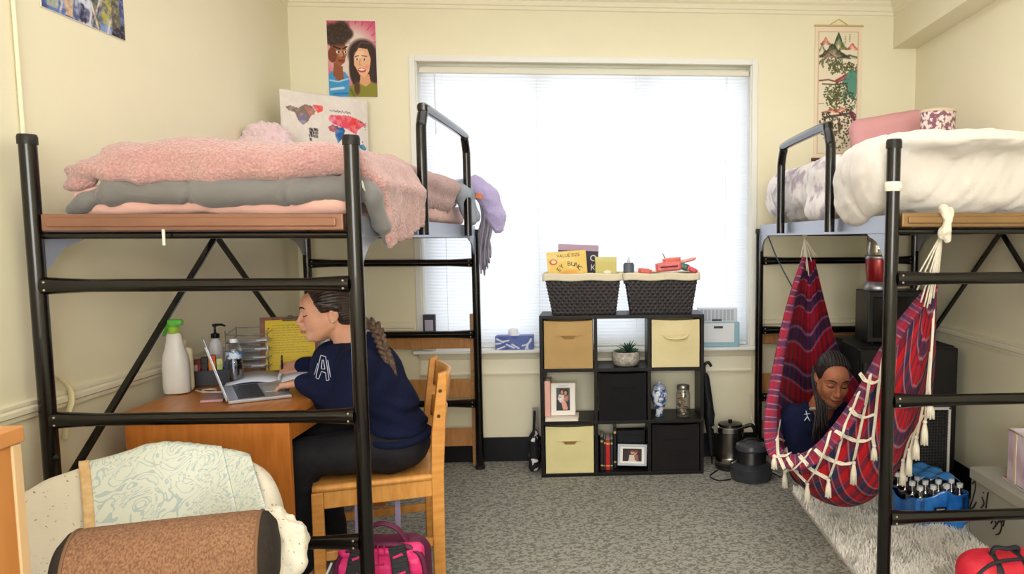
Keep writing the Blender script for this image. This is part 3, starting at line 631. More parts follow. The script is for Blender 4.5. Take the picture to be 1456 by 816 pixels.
# cream strap hanging on the left wall
t = tag(MB().tube(spline([(-1.786, 2.49, .95), (-1.779, 2.525, .93), (-1.768, 2.56, .885), (-1.768, 2.565, .84), (-1.776, 2.55, .79), (-1.784, 2.545, .72)], 6), .011, 10, flat=.5).build('strap', mat('cream_webbing_strap', (232, 220, 178), .7), None, smooth=True), 'cream strap hanging over the chair rail beside the near left bed post', 'strap')
# ================================================================== cube shelf and what stands on it
esp = mat('espresso_laminate', (20, 16, 18), .42, spec=.3)
SX0, SX1, SY0, SY1, SH = -.352, .592, 4.225, 4.495, .94
sh = thing('cube_shelf', 'dark espresso nine-cube shelf standing below the window', 'shelf', ((SX0+SX1)/2, SY0, 0))
hwid = (SX1-SX0)/2; T_ = .020; cell = (2*hwid-4*T_)/3; cz = (SH-4*T_)/3; D_ = SY1-SY0
for i in range(4):
    z = i*(cz+T_); MB().box((-hwid, 0, z), (hwid, D_, z+T_)).build('shelf_board', esp, sh, bevel=.0015)
for i in range(4):
    x = -hwid+i*(cell+T_); MB().box((x, .001, T_), (x+T_, D_-.001, SH-T_)).build('upright', esp, sh, bevel=.0015)
def cube(i, j):   # column from the left, row from the bottom: near lower left inner corner
    return Vector((SX0+T_+i*(cell+T_), SY0, T_+j*(cz+T_)))
def fabric_bin(label, i, j, c, c2, hole):
    q = cube(i, j); w_ = cell-.012; h_ = cz-.010
    t = thing('fabric_bin', label, 'storage bin', (q.x+cell/2, SY0+.008, q.z+.0005), 0, 'fabric bins in the cube shelf')
    m = mat('bin_cloth_%s' % c[0], c, .85, c2=c2, vscale=6, bump=.15, bscale=160)
    s_ = MB(); w2 = w_/2
    s_.grid(lambda u, v: (-w2+2*w2*u, .004*math.sin(u*PI)*math.sin(v*PI)*-1+.002*math.sin(v*9), v*h_+.006*math.sin(u*PI)*(-v)), 12, 12)
    s_.box((-w2, .004, 0), (-w2+.006, .255, h_-.002)).box((w2-.006, .004, 0), (w2, .255, h_-.002)).box((-w2, .25, 0), (w2, .256, h_-.002)).box((-w2, .004, 0), (w2, .255, .006)).box((-w2, .0025, .002), (w2, .0075, h_-.012))
    s_.build('body', m, t, smooth=True)
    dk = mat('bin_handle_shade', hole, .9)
    if i+j*0 == 2 and j == 2:
        MB().tube(spline([(-.068, -.004, h_*.68), (-.055, -.012, h_*.63), (-.02, -.016, h_*.605), (.02, -.016, h_*.605), (.055, -.012, h_*.63), (.068, -.004, h_*.68)], 5), .008, 8, flat=.7).build('handle', m, t, smooth=True)
        MB().box((-.085, -.0065, h_*.675), (.085, -.004, h_*.695)).build('handle_seam', m, t)
    else:
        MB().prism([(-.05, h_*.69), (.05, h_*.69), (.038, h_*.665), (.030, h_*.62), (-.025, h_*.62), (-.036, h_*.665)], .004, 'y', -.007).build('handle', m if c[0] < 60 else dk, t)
        MB().box((-.075, -.0085, h_*.685), (.075, -.0045, h_*.70)).build('handle_seam', m, t, bevel=.001)
fabric_bin('tan fabric bin in the top left cube of the shelf', 0, 2, (190, 158, 106), (182, 148, 96), (150, 116, 70))
fabric_bin('cream fabric bin with a bowed handle in the top right cube of the shelf', 2, 2, (228, 214, 168), (220, 205, 156), (190, 170, 120))
fabric_bin('pale cream fabric bin in the bottom left cube of the shelf', 0, 0, (227, 217, 164), (219, 208, 152), (176, 158, 100))
fabric_bin('black fabric bin in the centre cube of the shelf', 1, 1, (18, 17, 21), (13, 12, 16), (10, 9, 12))
fabric_bin('black fabric bin in the bottom right cube of the shelf', 2, 0, (22, 18, 20), (16, 13, 15), (10, 9, 12))
# succulent in the open top centre cube
q = cube(1, 2); t = thing('potted_succulent', 'green succulent in a round grey stone pot in the top centre cube', 'plant', (q.x+.168, SY0+.10, q.z+.0005))
MB().lathe([(.055, 0), (.072, .006), (.082, .035), (.083, .06), (.077, .082), (.072, .082), (.074, .06), (.06, .055)], 28).build('pot', mat('grey_carved_stone', (196, 190, 178), .85, c2=(150, 144, 134), vscale=45, bump=.6, bscale=70), t, smooth=True, angle=60)
MB().lathe([(.001, .070), (.074, .070)], 24, cap0=False, cap1=False).build('soil', mat('dark_soil', (60, 50, 40), .9), t)
gl, gd = mat('succulent_green', (88, 124, 92), .5, c2=(54, 92, 62), vscale=40), mat('succulent_dark_green', (44, 86, 60), .5, c2=(26, 58, 40), vscale=40)
for cx_, r_, n_, m_, l_, up in ((-.038, .0, 16, gl, .042, .55), (.012, 0, 20, gd, .085, 1.5), (.05, 0, 14, gl, .036, .6)):
    for k in range(n_):
        a_ = k*2.4; e = (.25+up*(k/n_))
        d = Vector((math.cos(a_), math.sin(a_), e)).normalized(); L_ = l_*(.65+.35*math.sin(k*1.3)**2)
        b0 = Vector((cx_, .005 if cx_ > 0 else -.012, .076)); f = MB(); md = b0+d*L_*.55+Vector((0, 0, .004))
        f.tube([b0, md, b0+d*L_], [.006, .0075 if l_ < .05 else .006, .0008], 6, flat=.5); f.build('leaf', m_, t, smooth=True)
# middle left cube: pink book, photo frame on a flat book
q = cube(0, 1)
t = thing('book', 'white book lying flat under the photo frame in the middle left cube', 'book', (q.x+.006, SY0+.004, q.z+.0005))
MB().box((.0, .004, .003), (.186, .13, .019)).build('pages', mat('book_page_edges', (238, 230, 214), .8), t)
MB().box((.0, 0, 0), (.19, .134, .003)).box((.0, 0, .019), (.19, .134, .022)).box((.0, .0, 0), (.003, .134, .022)).build('cover', mat('ivory_book_cover', (236, 224, 210), .5), t, bevel=.001)
t = thing('book', 'pink book standing on the left wall of the middle left cube', 'book', (q.x+.002, SY0+.03, q.z+.0235))
MB().box((.003, .004, .003), (.031, .14, .205)).build('pages', mat('book_page_edges', (238, 230, 214)), t)
MB().box((0, 0, 0), (.034, .003, .208)).box((0, 0, 0), (.003, .145, .208)).box((.031, 0, 0), (.034, .145, .208)).build('cover', mat('pink_book_cover', (232, 176, 164), .5, c2=(190, 186, 196), vscale=8, ramp=(.6, .75)), t, bevel=.001)
def photo_frame(label, loc, W, H, fw, c, mw, photo, rx, rz):
    t = thing('photo_frame', label, 'photo frame', loc, rz)
    M = Matrix.Rotation(rx, 4, 'X'); m = mat('frame_%d' % c[0], c, .35, spec=.5)
    f = MB()
    f.box((-W/2, -.006, 0), (-W/2+fw, .006, H), 0, M).box((W/2-fw, -.006, 0), (W/2, .006, H), 0, M).box((-W/2+fw, -.006, 0), (W/2-fw, .006, fw), 0, M).box((-W/2+fw, -.006, H-fw), (W/2-fw, .006, H), 0, M)
    f.build('frame', m, t, bevel=.0015)
    MB().box((-W/2+fw, -.001, fw), (W/2-fw, .004, H-fw), 0, M).build('mat_board', mat('white_photo_mat', (240, 236, 230), .7), t)
    pw, ph = W-2*mw[0], H-2*mw[1]
    photo.mesh('photo', pw, ph, ART, t, M @ TM((-pw/2, -.0025, mw[1])))
    MB().bar(M @ Vector((0, .006, H*.6)), (0, H*.42, .003), .03, .004, (0, 1, 0)).build('easel_back', mat('black_frame_back', (30, 28, 28), .7), t)
    return t
cv = Canvas(34, 54, (70, 84, 82)); cv.poly([(0, .5), (1, .55), (1, 1), (0, 1)], (46, 52, 58)); cv.ell(.40, .16, .17, .12, (50, 34, 30)); cv.ell(.42, .20, .10, .085, (196, 140, 112)); cv.ell(.72, .20, .17, .15, (44, 30, 28)); cv.ell(.68, .24, .10, .09, (200, 142, 112))
cv.poly([(.2, .30), (.6, .32), (.62, .62), (.3, .66), (.12, .5)], (226, 206, 206)); cv.poly([(.55, .34), (.9, .36), (.85, .6), (.6, .6)], (176, 110, 100)); cv.poly([(.35, .60), (.7, .62), (.85, .95), (.5, .97)], (222, 160, 140)); cv.line([(.25, .4), (.55, .55), (.75, .45)], .09, (206, 150, 124)); cv.ell(.35, .5, .12, .06, (236, 228, 224), soft=.5)
pf = photo_frame('white standing photo frame of two women in the middle left cube', (q.x+.107, SY0+.055, q.z+.0245), .142, .188, .006, (238, 228, 216), (.032, .028), cv, -.10, 0)
MB().tube([(Matrix.Rotation(-.10, 4, 'X') @ Vector((-.028+.0014*k, -.0024, .170+.0025*math.sin(k*1.9)))) for k in range(41)], .0006, 5).build('handwriting', mat('grey_print', (130, 130, 134), .6), pf)
# middle right cube: ginger jar and glass jar
q = cube(2, 1)
def porcelain():
    m = mat('blue_white_porcelain', (226, 232, 240), .15, c2=(58, 84, 140), vscale=34, ramp=(.44, .56), detail=5, coat=.5); return m
t = thing('ginger_jar', 'blue and white porcelain lidded vase in the middle right cube', 'vase', (q.x+.055, SY0+.09, q.z+.0005))
MB().lathe([(.022, 0), (.024, .006), (.019, .02), (.030, .055), (.045, .095), (.049, .125), (.044, .15), (.033, .165)], 28).build('body', porcelain(), t, smooth=True, angle=60)
MB().lathe([(.037, .162), (.038, .172), (.030, .186), (.012, .196), (.006, .199), (.009, .206), (.005, .213), (.0005, .214)], 24).build('lid', mat('pale_blue_porcelain', (206, 216, 230), .15, c2=(110, 132, 172), vscale=50, coat=.5), t, smooth=True, angle=60)
t = thing('glass_jar', 'clear glass jar of colourful trinkets in the middle right cube', 'jar', (q.x+.196, SY0+.085, q.z+.0005))
MB().lathe([(.036, 0), (.041, .004), (.042, .02), (.042, .135), (.036, .152), (.034, .158), (.034, .172)], 26, cap1=False).build('glass', glassy('jar_glass', tint=.93, gloss=.1), t, smooth=True, angle=60)
MB().lathe([(.037, .160), (.038, .162), (.038, .182), (.035, .186), (.001, .186)], 26).build('lid', mat('steel_jar_lid', (150, 146, 140), .3, metal=.8), t, smooth=True)
tc = [(214, 178, 110), (190, 84, 70), (226, 220, 206), (96, 120, 86), (150, 110, 70), (90, 96, 130)]
for k in range(46):
    a_, r_ = RNG.uniform(0, 6.28), .031*math.sqrt(RNG.uniform()); z = .008+.135*(k/46)
    MB().ell((r_*math.cos(a_), r_*math.sin(a_), z), (RNG.uniform(.006, .011), RNG.uniform(.006, .011), .006), 6).build('trinket', mat('trinket_%d' % (k % 6), tc[k % 6], .5), t, smooth='all')
# bottom centre cube: four upright books and a silver photo frame
q = cube(1, 0)
def book(label, x, w_, h_, d_, c, y=.05):
    t = thing('book', label, 'book', (q.x+x, SY0+y, q.z+.0005), 0, 'upright books in the bottom centre cube')
    MB().box((.002, .003, .003), (w_-.002, d_-.004, h_-.003)).build('pages', mat('book_page_edges', (238, 230, 214)), t)
    MB().box((0, 0, 0), (w_, .0022, h_)).box((0, 0, 0), (.002, d_, h_)).box((w_-.002, 0, 0), (w_, d_, h_)).build('cover', mat('book_cover_%d_%d' % c[:2], c, .45), t, bevel=.0006)
    MB().box((.002, -.0006, h_*.12), (w_-.002, .0002, h_*.16)).box((.002, -.0006, h_*.84), (w_-.002, .0002, h_*.9)).build('spine_band', mat('gold_spine_band', (196, 170, 110), .4), t)
book('black book with a pale top, leftmost upright in the bottom centre cube', .012, .020, .198, .15, (28, 26, 28))
book('dark maroon book between the black and the red upright books', .033, .010, .185, .15, (70, 26, 30))
book('red book standing upright in the bottom centre cube', .044, .026, .180, .15, (186, 36, 36))
book('black and white striped book right of the red book', .071, .016, .182, .15, (46, 46, 50))
book('wide black book beside the silver photo frame', .090, .018, .245, .15, (22, 21, 24), .09)
cv = Canvas(46, 32, (52, 34, 36)); cv.ell(.50, .30, .09, .13, (214, 160, 140)); cv.ell(.66, .34, .09, .13, (208, 150, 130)); cv.ell(.50, .2, .1, .08, (120, 60, 40)); cv.ell(.70, .25, .1, .1, (140, 70, 44)); cv.poly([(.36, .5), (.66, .48), (.72, 1), (.3, 1)], (216, 206, 196)); cv.poly([(.6, .5), (.8, .5), (.82, .9), (.64, .9)], (150, 90, 84)); cv.wash((30, 20, 24), 6, .5, 2, (cv.X > .8).astype(float)+(cv.X < .3))
photo_frame('silver photo frame with a small group picture, tilted in the bottom centre cube', (q.x+.198, SY0+.045, q.z+.024), .172, .125, .014, (186, 190, 204), (.030, .026), cv, -.2, -.16)
t = thing('box', 'dark box lying behind the silver photo frame in the bottom centre cube', 'box', (q.x+.185, SY0+.19, q.z+.0005))
MB().box((-.072, -.035, 0), (.095, .03, .20)).build('body', mat('dark_navy_card', (26, 27, 36), .6), t, bevel=.002); MB().box((-.074, -.037, .175), (.097, .032, .207)).build('lid', mat('dark_navy_lid', (22, 23, 30), .6), t, bevel=.002)
# ================================================================== wicker baskets on the shelf top
wk = mat('dark_wicker', (34, 27, 31), .5, var=.35, vscale=60, spec=.5)
def basket(label, xa0, xa1, xb0, xb1):
    """top and bottom width ranges in world x"""
    t = thing('wicker_basket', label, 'basket', ((xb0+xb1)/2, SY0+.135, SH+.001), 0, 'wicker baskets on the shelf'); cx_ = t.location.x
    H_ = .222; dp = .118; rows, ns = 12, 26
    def wall_(face):
        m_ = MB(); nu = ns*4; nv = rows*4
        def fn(u, v):
            b = dp*(.88+.12*v); xl = (xb0+(xa0-xb0)*v)-cx_; xr = (xb1+(xa1-xb1)*v)-cx_
            dsp = .0045*math.sin(v*rows*PI*1.0)**2*(1 if (int(v*rows*.999)+int(u*ns*.999)) % 2 else .15)*abs(math.sin(u*ns*PI))**.6
            z = v*H_
            if face == 0: return (xl+(xr-xl)*u, -b-dsp, z)
            if face == 1: return (xr+dsp, -b+2*b*u, z)
            if face == 2: return (xr+(xl-xr)*u, b+dsp, z)
            return (xl-dsp, b-2*b*u, z)
        m_.grid(fn, nu, nv); return m_
    f = MB()
    for k in range(4):
        g = wall_(k); f.add(g.v, g.f)
    f.box((xb0-cx_, -dp*.88, 0), (xb1-cx_, dp*.88, .006)); f.build('woven_body', wk, t, smooth='all')
    lin_m = mat('cream_canvas_liner', (224, 214, 188), .85, bump=.2, bscale=60)
    a0, a1 = xa0-cx_-.010, xa1-cx_+.010; b = dp+.010
    pts = [(a0, -b), (a1, -b), (a1, b), (a0, b)]; g = MB()
    for k in range(4):
        (x0, y0), (x1, y1) = pts[k], pts[(k+1) % 4]; nx, ny = (y1-y0), -(x1-x0); l = math.hypot(nx, ny); nx, ny = nx/l, ny/l
        def fn(u, v, x0=x0, y0=y0, x1=x1, y1=y1, nx=nx, ny=ny):
            w_ = .002*math.sin(u*31)+.0015*math.sin(u*57+1)
            zz = H_-.026+.042*min(1, v/.7)+.003*math.sin(u*13); off = -.012*max(0, (v-.7)/.3)+w_*(1-v)
            return (x0+(x1-x0)*u+nx*off, y0+(y1-y0)*u+ny*off, zz-(.01*(v-.7)/.3 if v > .7 else 0))
        g.grid(fn, 30, 8)
    g.build('liner', lin_m, t, smooth='all', solid=.003)
    MB().box((a0+.02, -b+.02, H_-.060), (a1-.02, b-.02, H_-.052)).build('liner_base', lin_m, t)
    return t
basket('left dark wicker basket with cream liner, holding boxes, on the shelf top', -.318, .112, -.276, .083)
basket('right dark wicker basket with cream liner, holding red wrappers, on the shelf top', .139, .557, .172, .522)
BZ = SH+.001+.222-.048
def carton(name, label, cat, c, W, D, H, col, rz=0, ry=0):
    t = thing(name, label, cat, (c[0], c[1], BZ), rz); t.rotation_euler[1] = ry
    MB().box((-W/2, -D/2, 0), (W/2, D/2, H)).build('carton', mat('card_%d_%d_%d' % col, col, .5), t, bevel=.001)
    return t
zt = lambda py, y: P(800, py, y=y).z-BZ
a, b = P(780, 362, y=4.29), P(836, 355, y=4.29); W = b.x-a.x; Hc = zt(357, 4.29)
t = carton('snack_box', 'yellow value size snack carton at the front of the left basket', 'box', ((a.x+b.x)/2, 4.31), W, .06, Hc, (236, 196, 96), .02, -.07)
cv = Canvas(70, 60, (238, 204, 110)); cv.ell(.55, 1.02, .46, .42, (232, 150, 66), soft=.4); cv.ell(.55, 1.02, .38, .34, (246, 222, 150), soft=.3); cv.ell(.16, .30, .10, .09, (206, 70, 50)); cv.ell(.16, .30, .06, .05, (240, 210, 190)); cv.ell(.7, .95, .2, .1, (80, 52, 40), soft=.7); cv.wash((250, 232, 170), 5, .4, 2)
cv.mesh('printed_front', W-.004, Hc-.004, ART, t, TM((-W/2+.002, -.0312, .002)))
ink = mat('brown_carton_ink', (120, 62, 30), .6); lettering('lettering', 'VALUE SIZE', .026, ink, t, TM((.01, -.0320, Hc*.87), PI/2), .0003)
dk = mat('black_carton_ink', (44, 34, 30), .6)
for k, ch in enumerate('EY BUNC'):
    a_ = 2.45-k*.29; lettering('lettering', ch, .036, dk, t, TM((.012+.078*math.cos(a_), -.0320, .035+.082*math.sin(a_)), PI/2, 0, 0) @ Matrix.Rotation(a_-PI/2, 4, 'Z'), .0003) if ch != ' ' else None
a, b = P(792, 347, y=4.39), P(849, 350, y=4.39); Hc = zt(348, 4.39); W = b.x-a.x
t = carton('cereal_box', 'dark navy cereal carton with white letters behind the yellow carton', 'box', ((a.x+b.x)/2, 4.385), W, .045, Hc, (40, 38, 58), 0, .04)
MB().box((-W/2+.001, -.0235, Hc-.035), (W/2-.001, .0235, Hc+.001)).build('top_flap', mat('mauve_card', (176, 150, 176), .5), t, bevel=.001)
for k, (ch, z) in enumerate((('O', .66), ('K', .42))): lettering('lettering', ch, .05, mat('white_ink', (230, 228, 230), .6), t, TM((W*.38, -.0232, Hc*z), PI/2), .0004)
a, b = P(846, 370, y=4.30), P(876, 370, y=4.30); Hc = zt(366, 4.30); W = b.x-a.x
t = carton('tissue_carton', 'small olive yellow carton with a pale oval, right of the yellow carton', 'box', ((a.x+b.x)/2, 4.325), W, .09, Hc, (206, 194, 116), .05)
MB().box((-W/2-.001, -.046, Hc-.028), (W/2+.001, .046, Hc+.001)).build('lid', mat('olive_lid', (214, 204, 130), .5), t, bevel=.001)
MB().lathe([(.001, 0), (.022, 0), (.022, .001), (.001, .001)], 20, (.008, -.0455, Hc*.45), 0, Matrix.Rotation(PI/2, 3, 'X'), 1, .5).build('oval_label', mat('pale_oval_label', (240, 232, 206), .5), t)
a = P(894, 388, y=4.27); Hc = P(894, 373, y=4.27).z-BZ
t = thing('glue_bottle', 'small grey squeeze bottle with a pointed tip in the right basket', 'bottle', (a.x, 4.27, BZ))
MB().lathe([(.026, 0), (.031, .004), (.031, Hc-.012), (.024, Hc-.002)], 20, sy=.55).build('body', mat('slate_grey_plastic', (84, 92, 104), .4), t, smooth=True); MB().lathe([(.009, Hc-.003), (.008, Hc+.006), (.003, Hc+.028), (.001, Hc+.032)], 14).build('nozzle', mat('pale_grey_nozzle', (196, 204, 214), .4), t, smooth=True)
def wrapper(label, px, py, L_, W_, col, rz, tilt, y=4.3):
    c = P(px, py, y=y); t = thing('snack_wrapper', label, 'snack', c, rz, 'snack packets in the right basket'); t.rotation_euler[1] = tilt
    SDF(.004).box((0, 0, 0), (L_/2, .022, W_/2), .012).build('packet', mat('wrapper_%d_%d_%d' % col, col, .35, spec=.6), .0035, t, wr=lambda v: fbm(v, (70, 70, 70), 2)*.0015)
    for s_ in (-1, 1): MB().box((s_*L_/2-.006, -.003, -W_/2+.002), (s_*L_/2+.006, .003, W_/2-.002)).build('crimped_end', mat('wrapper_end_%d_%d_%d' % col, tuple(min(255, v+25) for v in col), .35), t, bevel=.001)
    return t
wrapper('red snack packet lying lowest beside the grey bottle', 917, 386, .07, .035, (214, 100, 84), .1, .15, 4.27)
t = wrapper('salmon red bar packet with dark lettering in the middle of the right basket', 951, 379, .145, .052, (222, 106, 104), 0, -.08, 4.26)
MB().tube([(-.05+.002*k, -.0230, .007*math.sin(k*1.7)) for k in range(51)], .0022, 5).build('dark_print', mat('maroon_ink', (120, 40, 50), .6), t)
wrapper('coral wrapper standing slanted at the back of the right basket', 955, 371, .10, .04, (230, 120, 104), .2, -.1, 4.33)
wrapper('thin pink wrapper sticking out at the right end of the basket', 978, 370, .09, .02, (238, 160, 146), 0, -.25, 4.33)
wrapper('green and white packet at the right end of the right basket', 972, 379, .055, .04, (60, 104, 92), 0, .3, 4.27)
wrapper('red and white packet at the far right of the right basket', 985, 384, .05, .03, (214, 80, 92), 0, .5, 4.25)
t = tag(MB().tube([P(950, 375, y=4.34), P(945, 366, y=4.34), P(942, 360, y=4.34)], [.004, .004, .003], 8).build('drinking_straw', mat('grey_straw', (150, 150, 156), .5), None, smooth=True), 'short grey straw sticking up from the right basket', 'straw')
# ================================================================== things on the window sill
a, b = P(705, 497, y=4.53), P(758, 477, y=4.53)
t = thing('tissue_box', 'blue tissue box with white grass print on the window sill', 'box', (a.x, 4.508, WZ0+.0005))
W, Hc = b.x-a.x, b.z-a.z; MB().box((0, 0, 0), (W, .085, Hc)).build('carton', mat('blue_tissue_card', (98, 116, 178), .5), t, bevel=.002)
cv = Canvas(64, 26, (96, 114, 178)); cv.wash((70, 86, 158), 4, .7, 1)
for (x, y, x2, y2) in ((.05, .2, .22, .45), (.2, .4, .36, .32), (.3, .6, .5, .85), (.45, .6, .62, .88), (.02, .55, .15, .52), (.05, .95, .25, .75), (.8, .95, .95, .2), (.95, .35, .84, .62), (.72, .7, .84, .62), (.84, .62, .86, .95)): cv.line([(x, y), (x2, y2)], .045, (224, 228, 242))
cv.mesh('printed_front', W-.002, Hc-.002, ART, t, TM((.001, -.0012, .001)))
SDF(.01).chain([(W*.5, .045, Hc-.005), (W*.45, .045, Hc+.02), (W*.55, .045, Hc+.035)], [.03, .025, .008]).build('tissue', mat('white_tissue', (240, 240, 244), .8), .006, t)
a, b = P(994, 490, y=4.53), P(1044, 458, y=4.53); W, Hc = b.x-a.x, b.z-a.z
t = thing('storage_case', 'pale blue and white case with a white label on the right of the sill', 'case', (a.x, 4.508, WZ0+.0005))
Hc = P(1020, 458, y=4.53).z-WZ0; MB().box((0, 0, 0), (W+.03, .086, Hc)).build('body', mat('pale_teal_plastic', (150, 190, 206), .4), t, bevel=.004)
MB().box((.004, -.004, .03), (W-.004, .001, Hc-.004)).build('label_panel', mat('white_label_panel', (228, 232, 236), .5), t, bevel=.001)
MB().box((W*.40, -.0055, Hc-.036), (W*.66, -.003, Hc-.022)).build('label_slot', mat('dark_label_slot', (48, 52, 60), .5), t)
Hc2 = P(1020, 438, y=4.53).z-WZ0-Hc; t = thing('parts_organizer', 'clear drawer organizer with rows of white slots stacked on the pale blue case', 'organizer', (a.x, 4.51, WZ0+Hc+.001))
og = mat('frosted_plastic', (214, 222, 230), .3)
MB().box((-.005, .0, 0), (W+.015, .084, Hc2)).build('body', og, t, bevel=.003)
for k in range(9): MB().box((.004+k*(W-.005)/9, -.004, .012), (.004+(k+.72)*(W-.005)/9, .001, Hc2-.008)).build('slot', mat('grey_slot', (176, 184, 194), .4), t, bevel=.001)
MB().box((W*.35, -.0065, .01), (W*.62, -.004, .020)).build('label_slot', mat('dark_label_slot', (48, 52, 60)), t)
a = P(602, 458, y=4.54); b = P(619, 447, y=4.54)
t = thing('desk_clock', 'small dark box with a white face at the left end of the sill', 'clock', (a.x, 4.525, WZ0+.0005))
Hz = b.z-WZ0; MB().box((0, 0, 0), (b.x-a.x, .03, Hz*.42)).build('white_base', mat('white_plastic', (232, 232, 236), .4), t, bevel=.003); MB().box((0, .002, Hz*.42), (b.x-a.x, .03, Hz)).build('body', mat('charcoal_plastic', (62, 62, 74), .4), t, bevel=.003); MB().box((.012, -.0005, Hz*.55), (b.x-a.x-.012, .003, Hz*.85)).build('face', mat('lilac_face', (180, 178, 200), .3), t)
# ================================================================== around the shelf on the floor
a = P(757, 690, y=4.3)
t = thing('tote_bag', 'black and white patterned bag standing left of the cube shelf', 'bag', (-.405, 4.40, .0005))
SDF(.02).box((0, 0, .105), (.032, .09, .10), .03).ell((.0, -.02, .20), (.03, .05, .05)).build('body', mat('black_white_print_cloth', (22, 21, 24), .7, c2=(222, 218, 220), vscale=22, ramp=(.56, .60), detail=2), .008, t, wr=wr(.006, (20, 20, 20)))
MB().tube(spline([(0, -.06, .20), (.005, -.03, .33), (.0, .03, .33), (0, .05, .2)], 6), .007, 8).build('strap', mat('black_webbing', (24, 23, 25), .7), t, smooth=True)
MB().box((-.012, .03, .20), (.02, .05, .36)).build('book_inside', mat('grey_card', (150, 146, 140), .6), t)
a = P(1006, 525, y=4.40); t = thing('umbrella', 'closed black umbrella leaning on the right side of the cube shelf', 'umbrella', (.665, 4.40, .0005))
SDF(.012).chain([(.0, 0, .06), (-.012, .02, .30), (-.038, .03, .54)], [.012, .032, .022]).build('folded_canopy', mat('black_nylon', (20, 20, 23), .6), .006, t, wr=lambda v: fbm(v, (60, 60, 6), 2)*.005)
MB().tube([(.002, -.001, 0), (0, 0, .08)], .004, 8).build('tip', steel, t); MB().tube(spline([(-.038, .03, .53), (-.042, .032, .60), (-.02, .03, .625), (.0, .03, .60)], 6), .009, 10).build('handle', capm, t, smooth=True)
chrome = mat('brushed_steel', (176, 172, 168), .25, metal=1)
c = P(1034, 655, y=4.32); t = thing('electric_kettle', 'steel and black electric kettle on the floor right of the shelf', 'kettle', (.765, 4.33, .0005))
MB().lathe([(.082, 0), (.088, .006), (.088, .022), (.08, .026)], 28).build('base', capm, t, smooth=True)
MB().lathe([(.085, .028), (.088, .04), (.088, .06), (.0865, .064), (.085, .13), (.080, .2), (.078, .222)], 32).build('body', mat('dark_steel', (96, 92, 88), .25, metal=.9), t, smooth=True)
MB().lathe([(.0885, .045), (.0895, .048), (.0895, .075), (.0885, .078)], 32, cap0=False, cap1=False).build('steel_band', chrome, t, smooth=True)
MB().lathe([(.0795, .222), (.084, .226), (.084, .254), (.078, .258)], 32).build('rim', chrome, t, smooth=True)
MB().lathe([(.076, .256), (.07, .272), (.03, .280), (.012, .281), (.012, .294), (.001, .296)], 24).build('lid', mat('black_gloss_plastic', (20, 20, 22), .2), t, smooth=True)
MB().tube(spline([(.08, -.01, .25), (.13, -.02, .26), (.15, -.02, .2), (.145, -.02, .1), (.09, -.01, .06)], 6), .012, 10).build('handle', mat('black_gloss_plastic', (20, 20, 22)), t, smooth=True)
MB().prism([(-.075, .215), (-.115, .255), (-.11, .262), (-.07, .262)], .05, 'y', -.025).build('spout', chrome, t)
t = thing('rice_cooker', 'round black countertop cooker on the floor in front of the kettle', 'cooker', (.853, 4.125, .0005))
MB().lathe([(.09, 0), (.115, .006), (.122, .03), (.118, .075), (.088, .098)], 36).build('base', mat('dark_grey_gloss', (58, 60, 66), .22, var=.3, vscale=12), t, smooth=True)
MB().lathe([(.088, .098), (.084, .104), (.084, .165), (.08, .172)], 36).build('body', mat('black_satin', (30, 30, 33), .35), t, smooth=True)
MB().lathe([(.088, .170), (.092, .178), (.086, .200), (.06, .212), (.03, .214), (.001, .214)], 36).build('lid', mat('charcoal_lid', (64, 66, 74), .3), t, smooth=True)
MB().tube(spline([(-.055, 0, .208), (-.03, 0, .228), (.03, 0, .228), (.055, 0, .208)], 6), .008, 8).build('handle', capm, t, smooth=True)
MB().tube(spline([(.1, .03, .03), (.14, .02, .014), (.17, -.03, .010)], 6), .004, 8).build('power_cord', capm, t, smooth=True)
cc = mat('white_cord_plastic', (226, 222, 212), .5)
tag(MB().tube(spline([P(1067, 560, y=4.50), P(1068, 590, y=4.49), P(1075, 612, y=4.40), (.935, 4.30, .12), (.985, 4.28, .012), (1.02, 4.15, .006), (1.03, 4.0, .006)], 7), .004, 8).build('power_cord', cc, None, smooth=True), 'white power cord running from the sill down to the floor by the right bed', 'cord')
tag(MB().tube(spline([(.68, 4.27, .006), (.62, 4.16, .006), (.66, 4.08, .006), (.73, 4.10, .006)], 7), .004, 8).build('power_cord', capm, None, smooth=True), 'black power cord curled on the carpet beside the round cooker', 'cord')
# ================================================================== desk under the left bed
deskwood = wood('warm_desk_wood', (206, 134, 66), (180, 106, 44), (5, 1, 1), .32)
deskside = wood('warm_desk_side_wood', (206, 128, 58), (182, 104, 40), (5, 5, .7), .36)
DX0, DX1, DY0, DY1, DZ = -1.700, -1.105, 2.69, 3.86, .77
t = desk = thing('wooden_desk', 'honey wood desk with drawers under the left loft bed', 'desk', ((DX0+DX1)/2, DY0, 0))
hx = (DX1-DX0)/2; dl = DY1-DY0
MB().box((-hx, 0, DZ-.032), (hx, dl, DZ)).build('desktop', deskwood, t, bevel=.004)
MB().box((-hx+.012, .010, .0), (hx-.018, .034, DZ-.033)).build('side_panel', deskside, t, bevel=.002)
MB().box((-hx+.012, dl-.034, .0), (hx-.018, dl-.010, DZ-.033)).build('side_panel', deskside, t, bevel=.002)
MB().box((-hx+.014, .036, .12), (-hx+.03, dl-.036, DZ-.034)).build('back_panel', deskside, t, bevel=.002)
for k in range(2):
    d = MB().box((hx-.045, .040+k*.55, DZ-.12), (hx-.022, .575+k*.55, DZ-.036)).build('drawer_front', deskside, t, bevel=.003)
    MB().ell((hx-.012, .31+k*.55, DZ-.078), (.012, .014, .012), 10).build('knob', mat('dark_bronze_knob', (70, 54, 40), .35, metal=.7), d, smooth=True)
Z = DZ+.001
def at(px, py): return P(px, py, z=DZ)
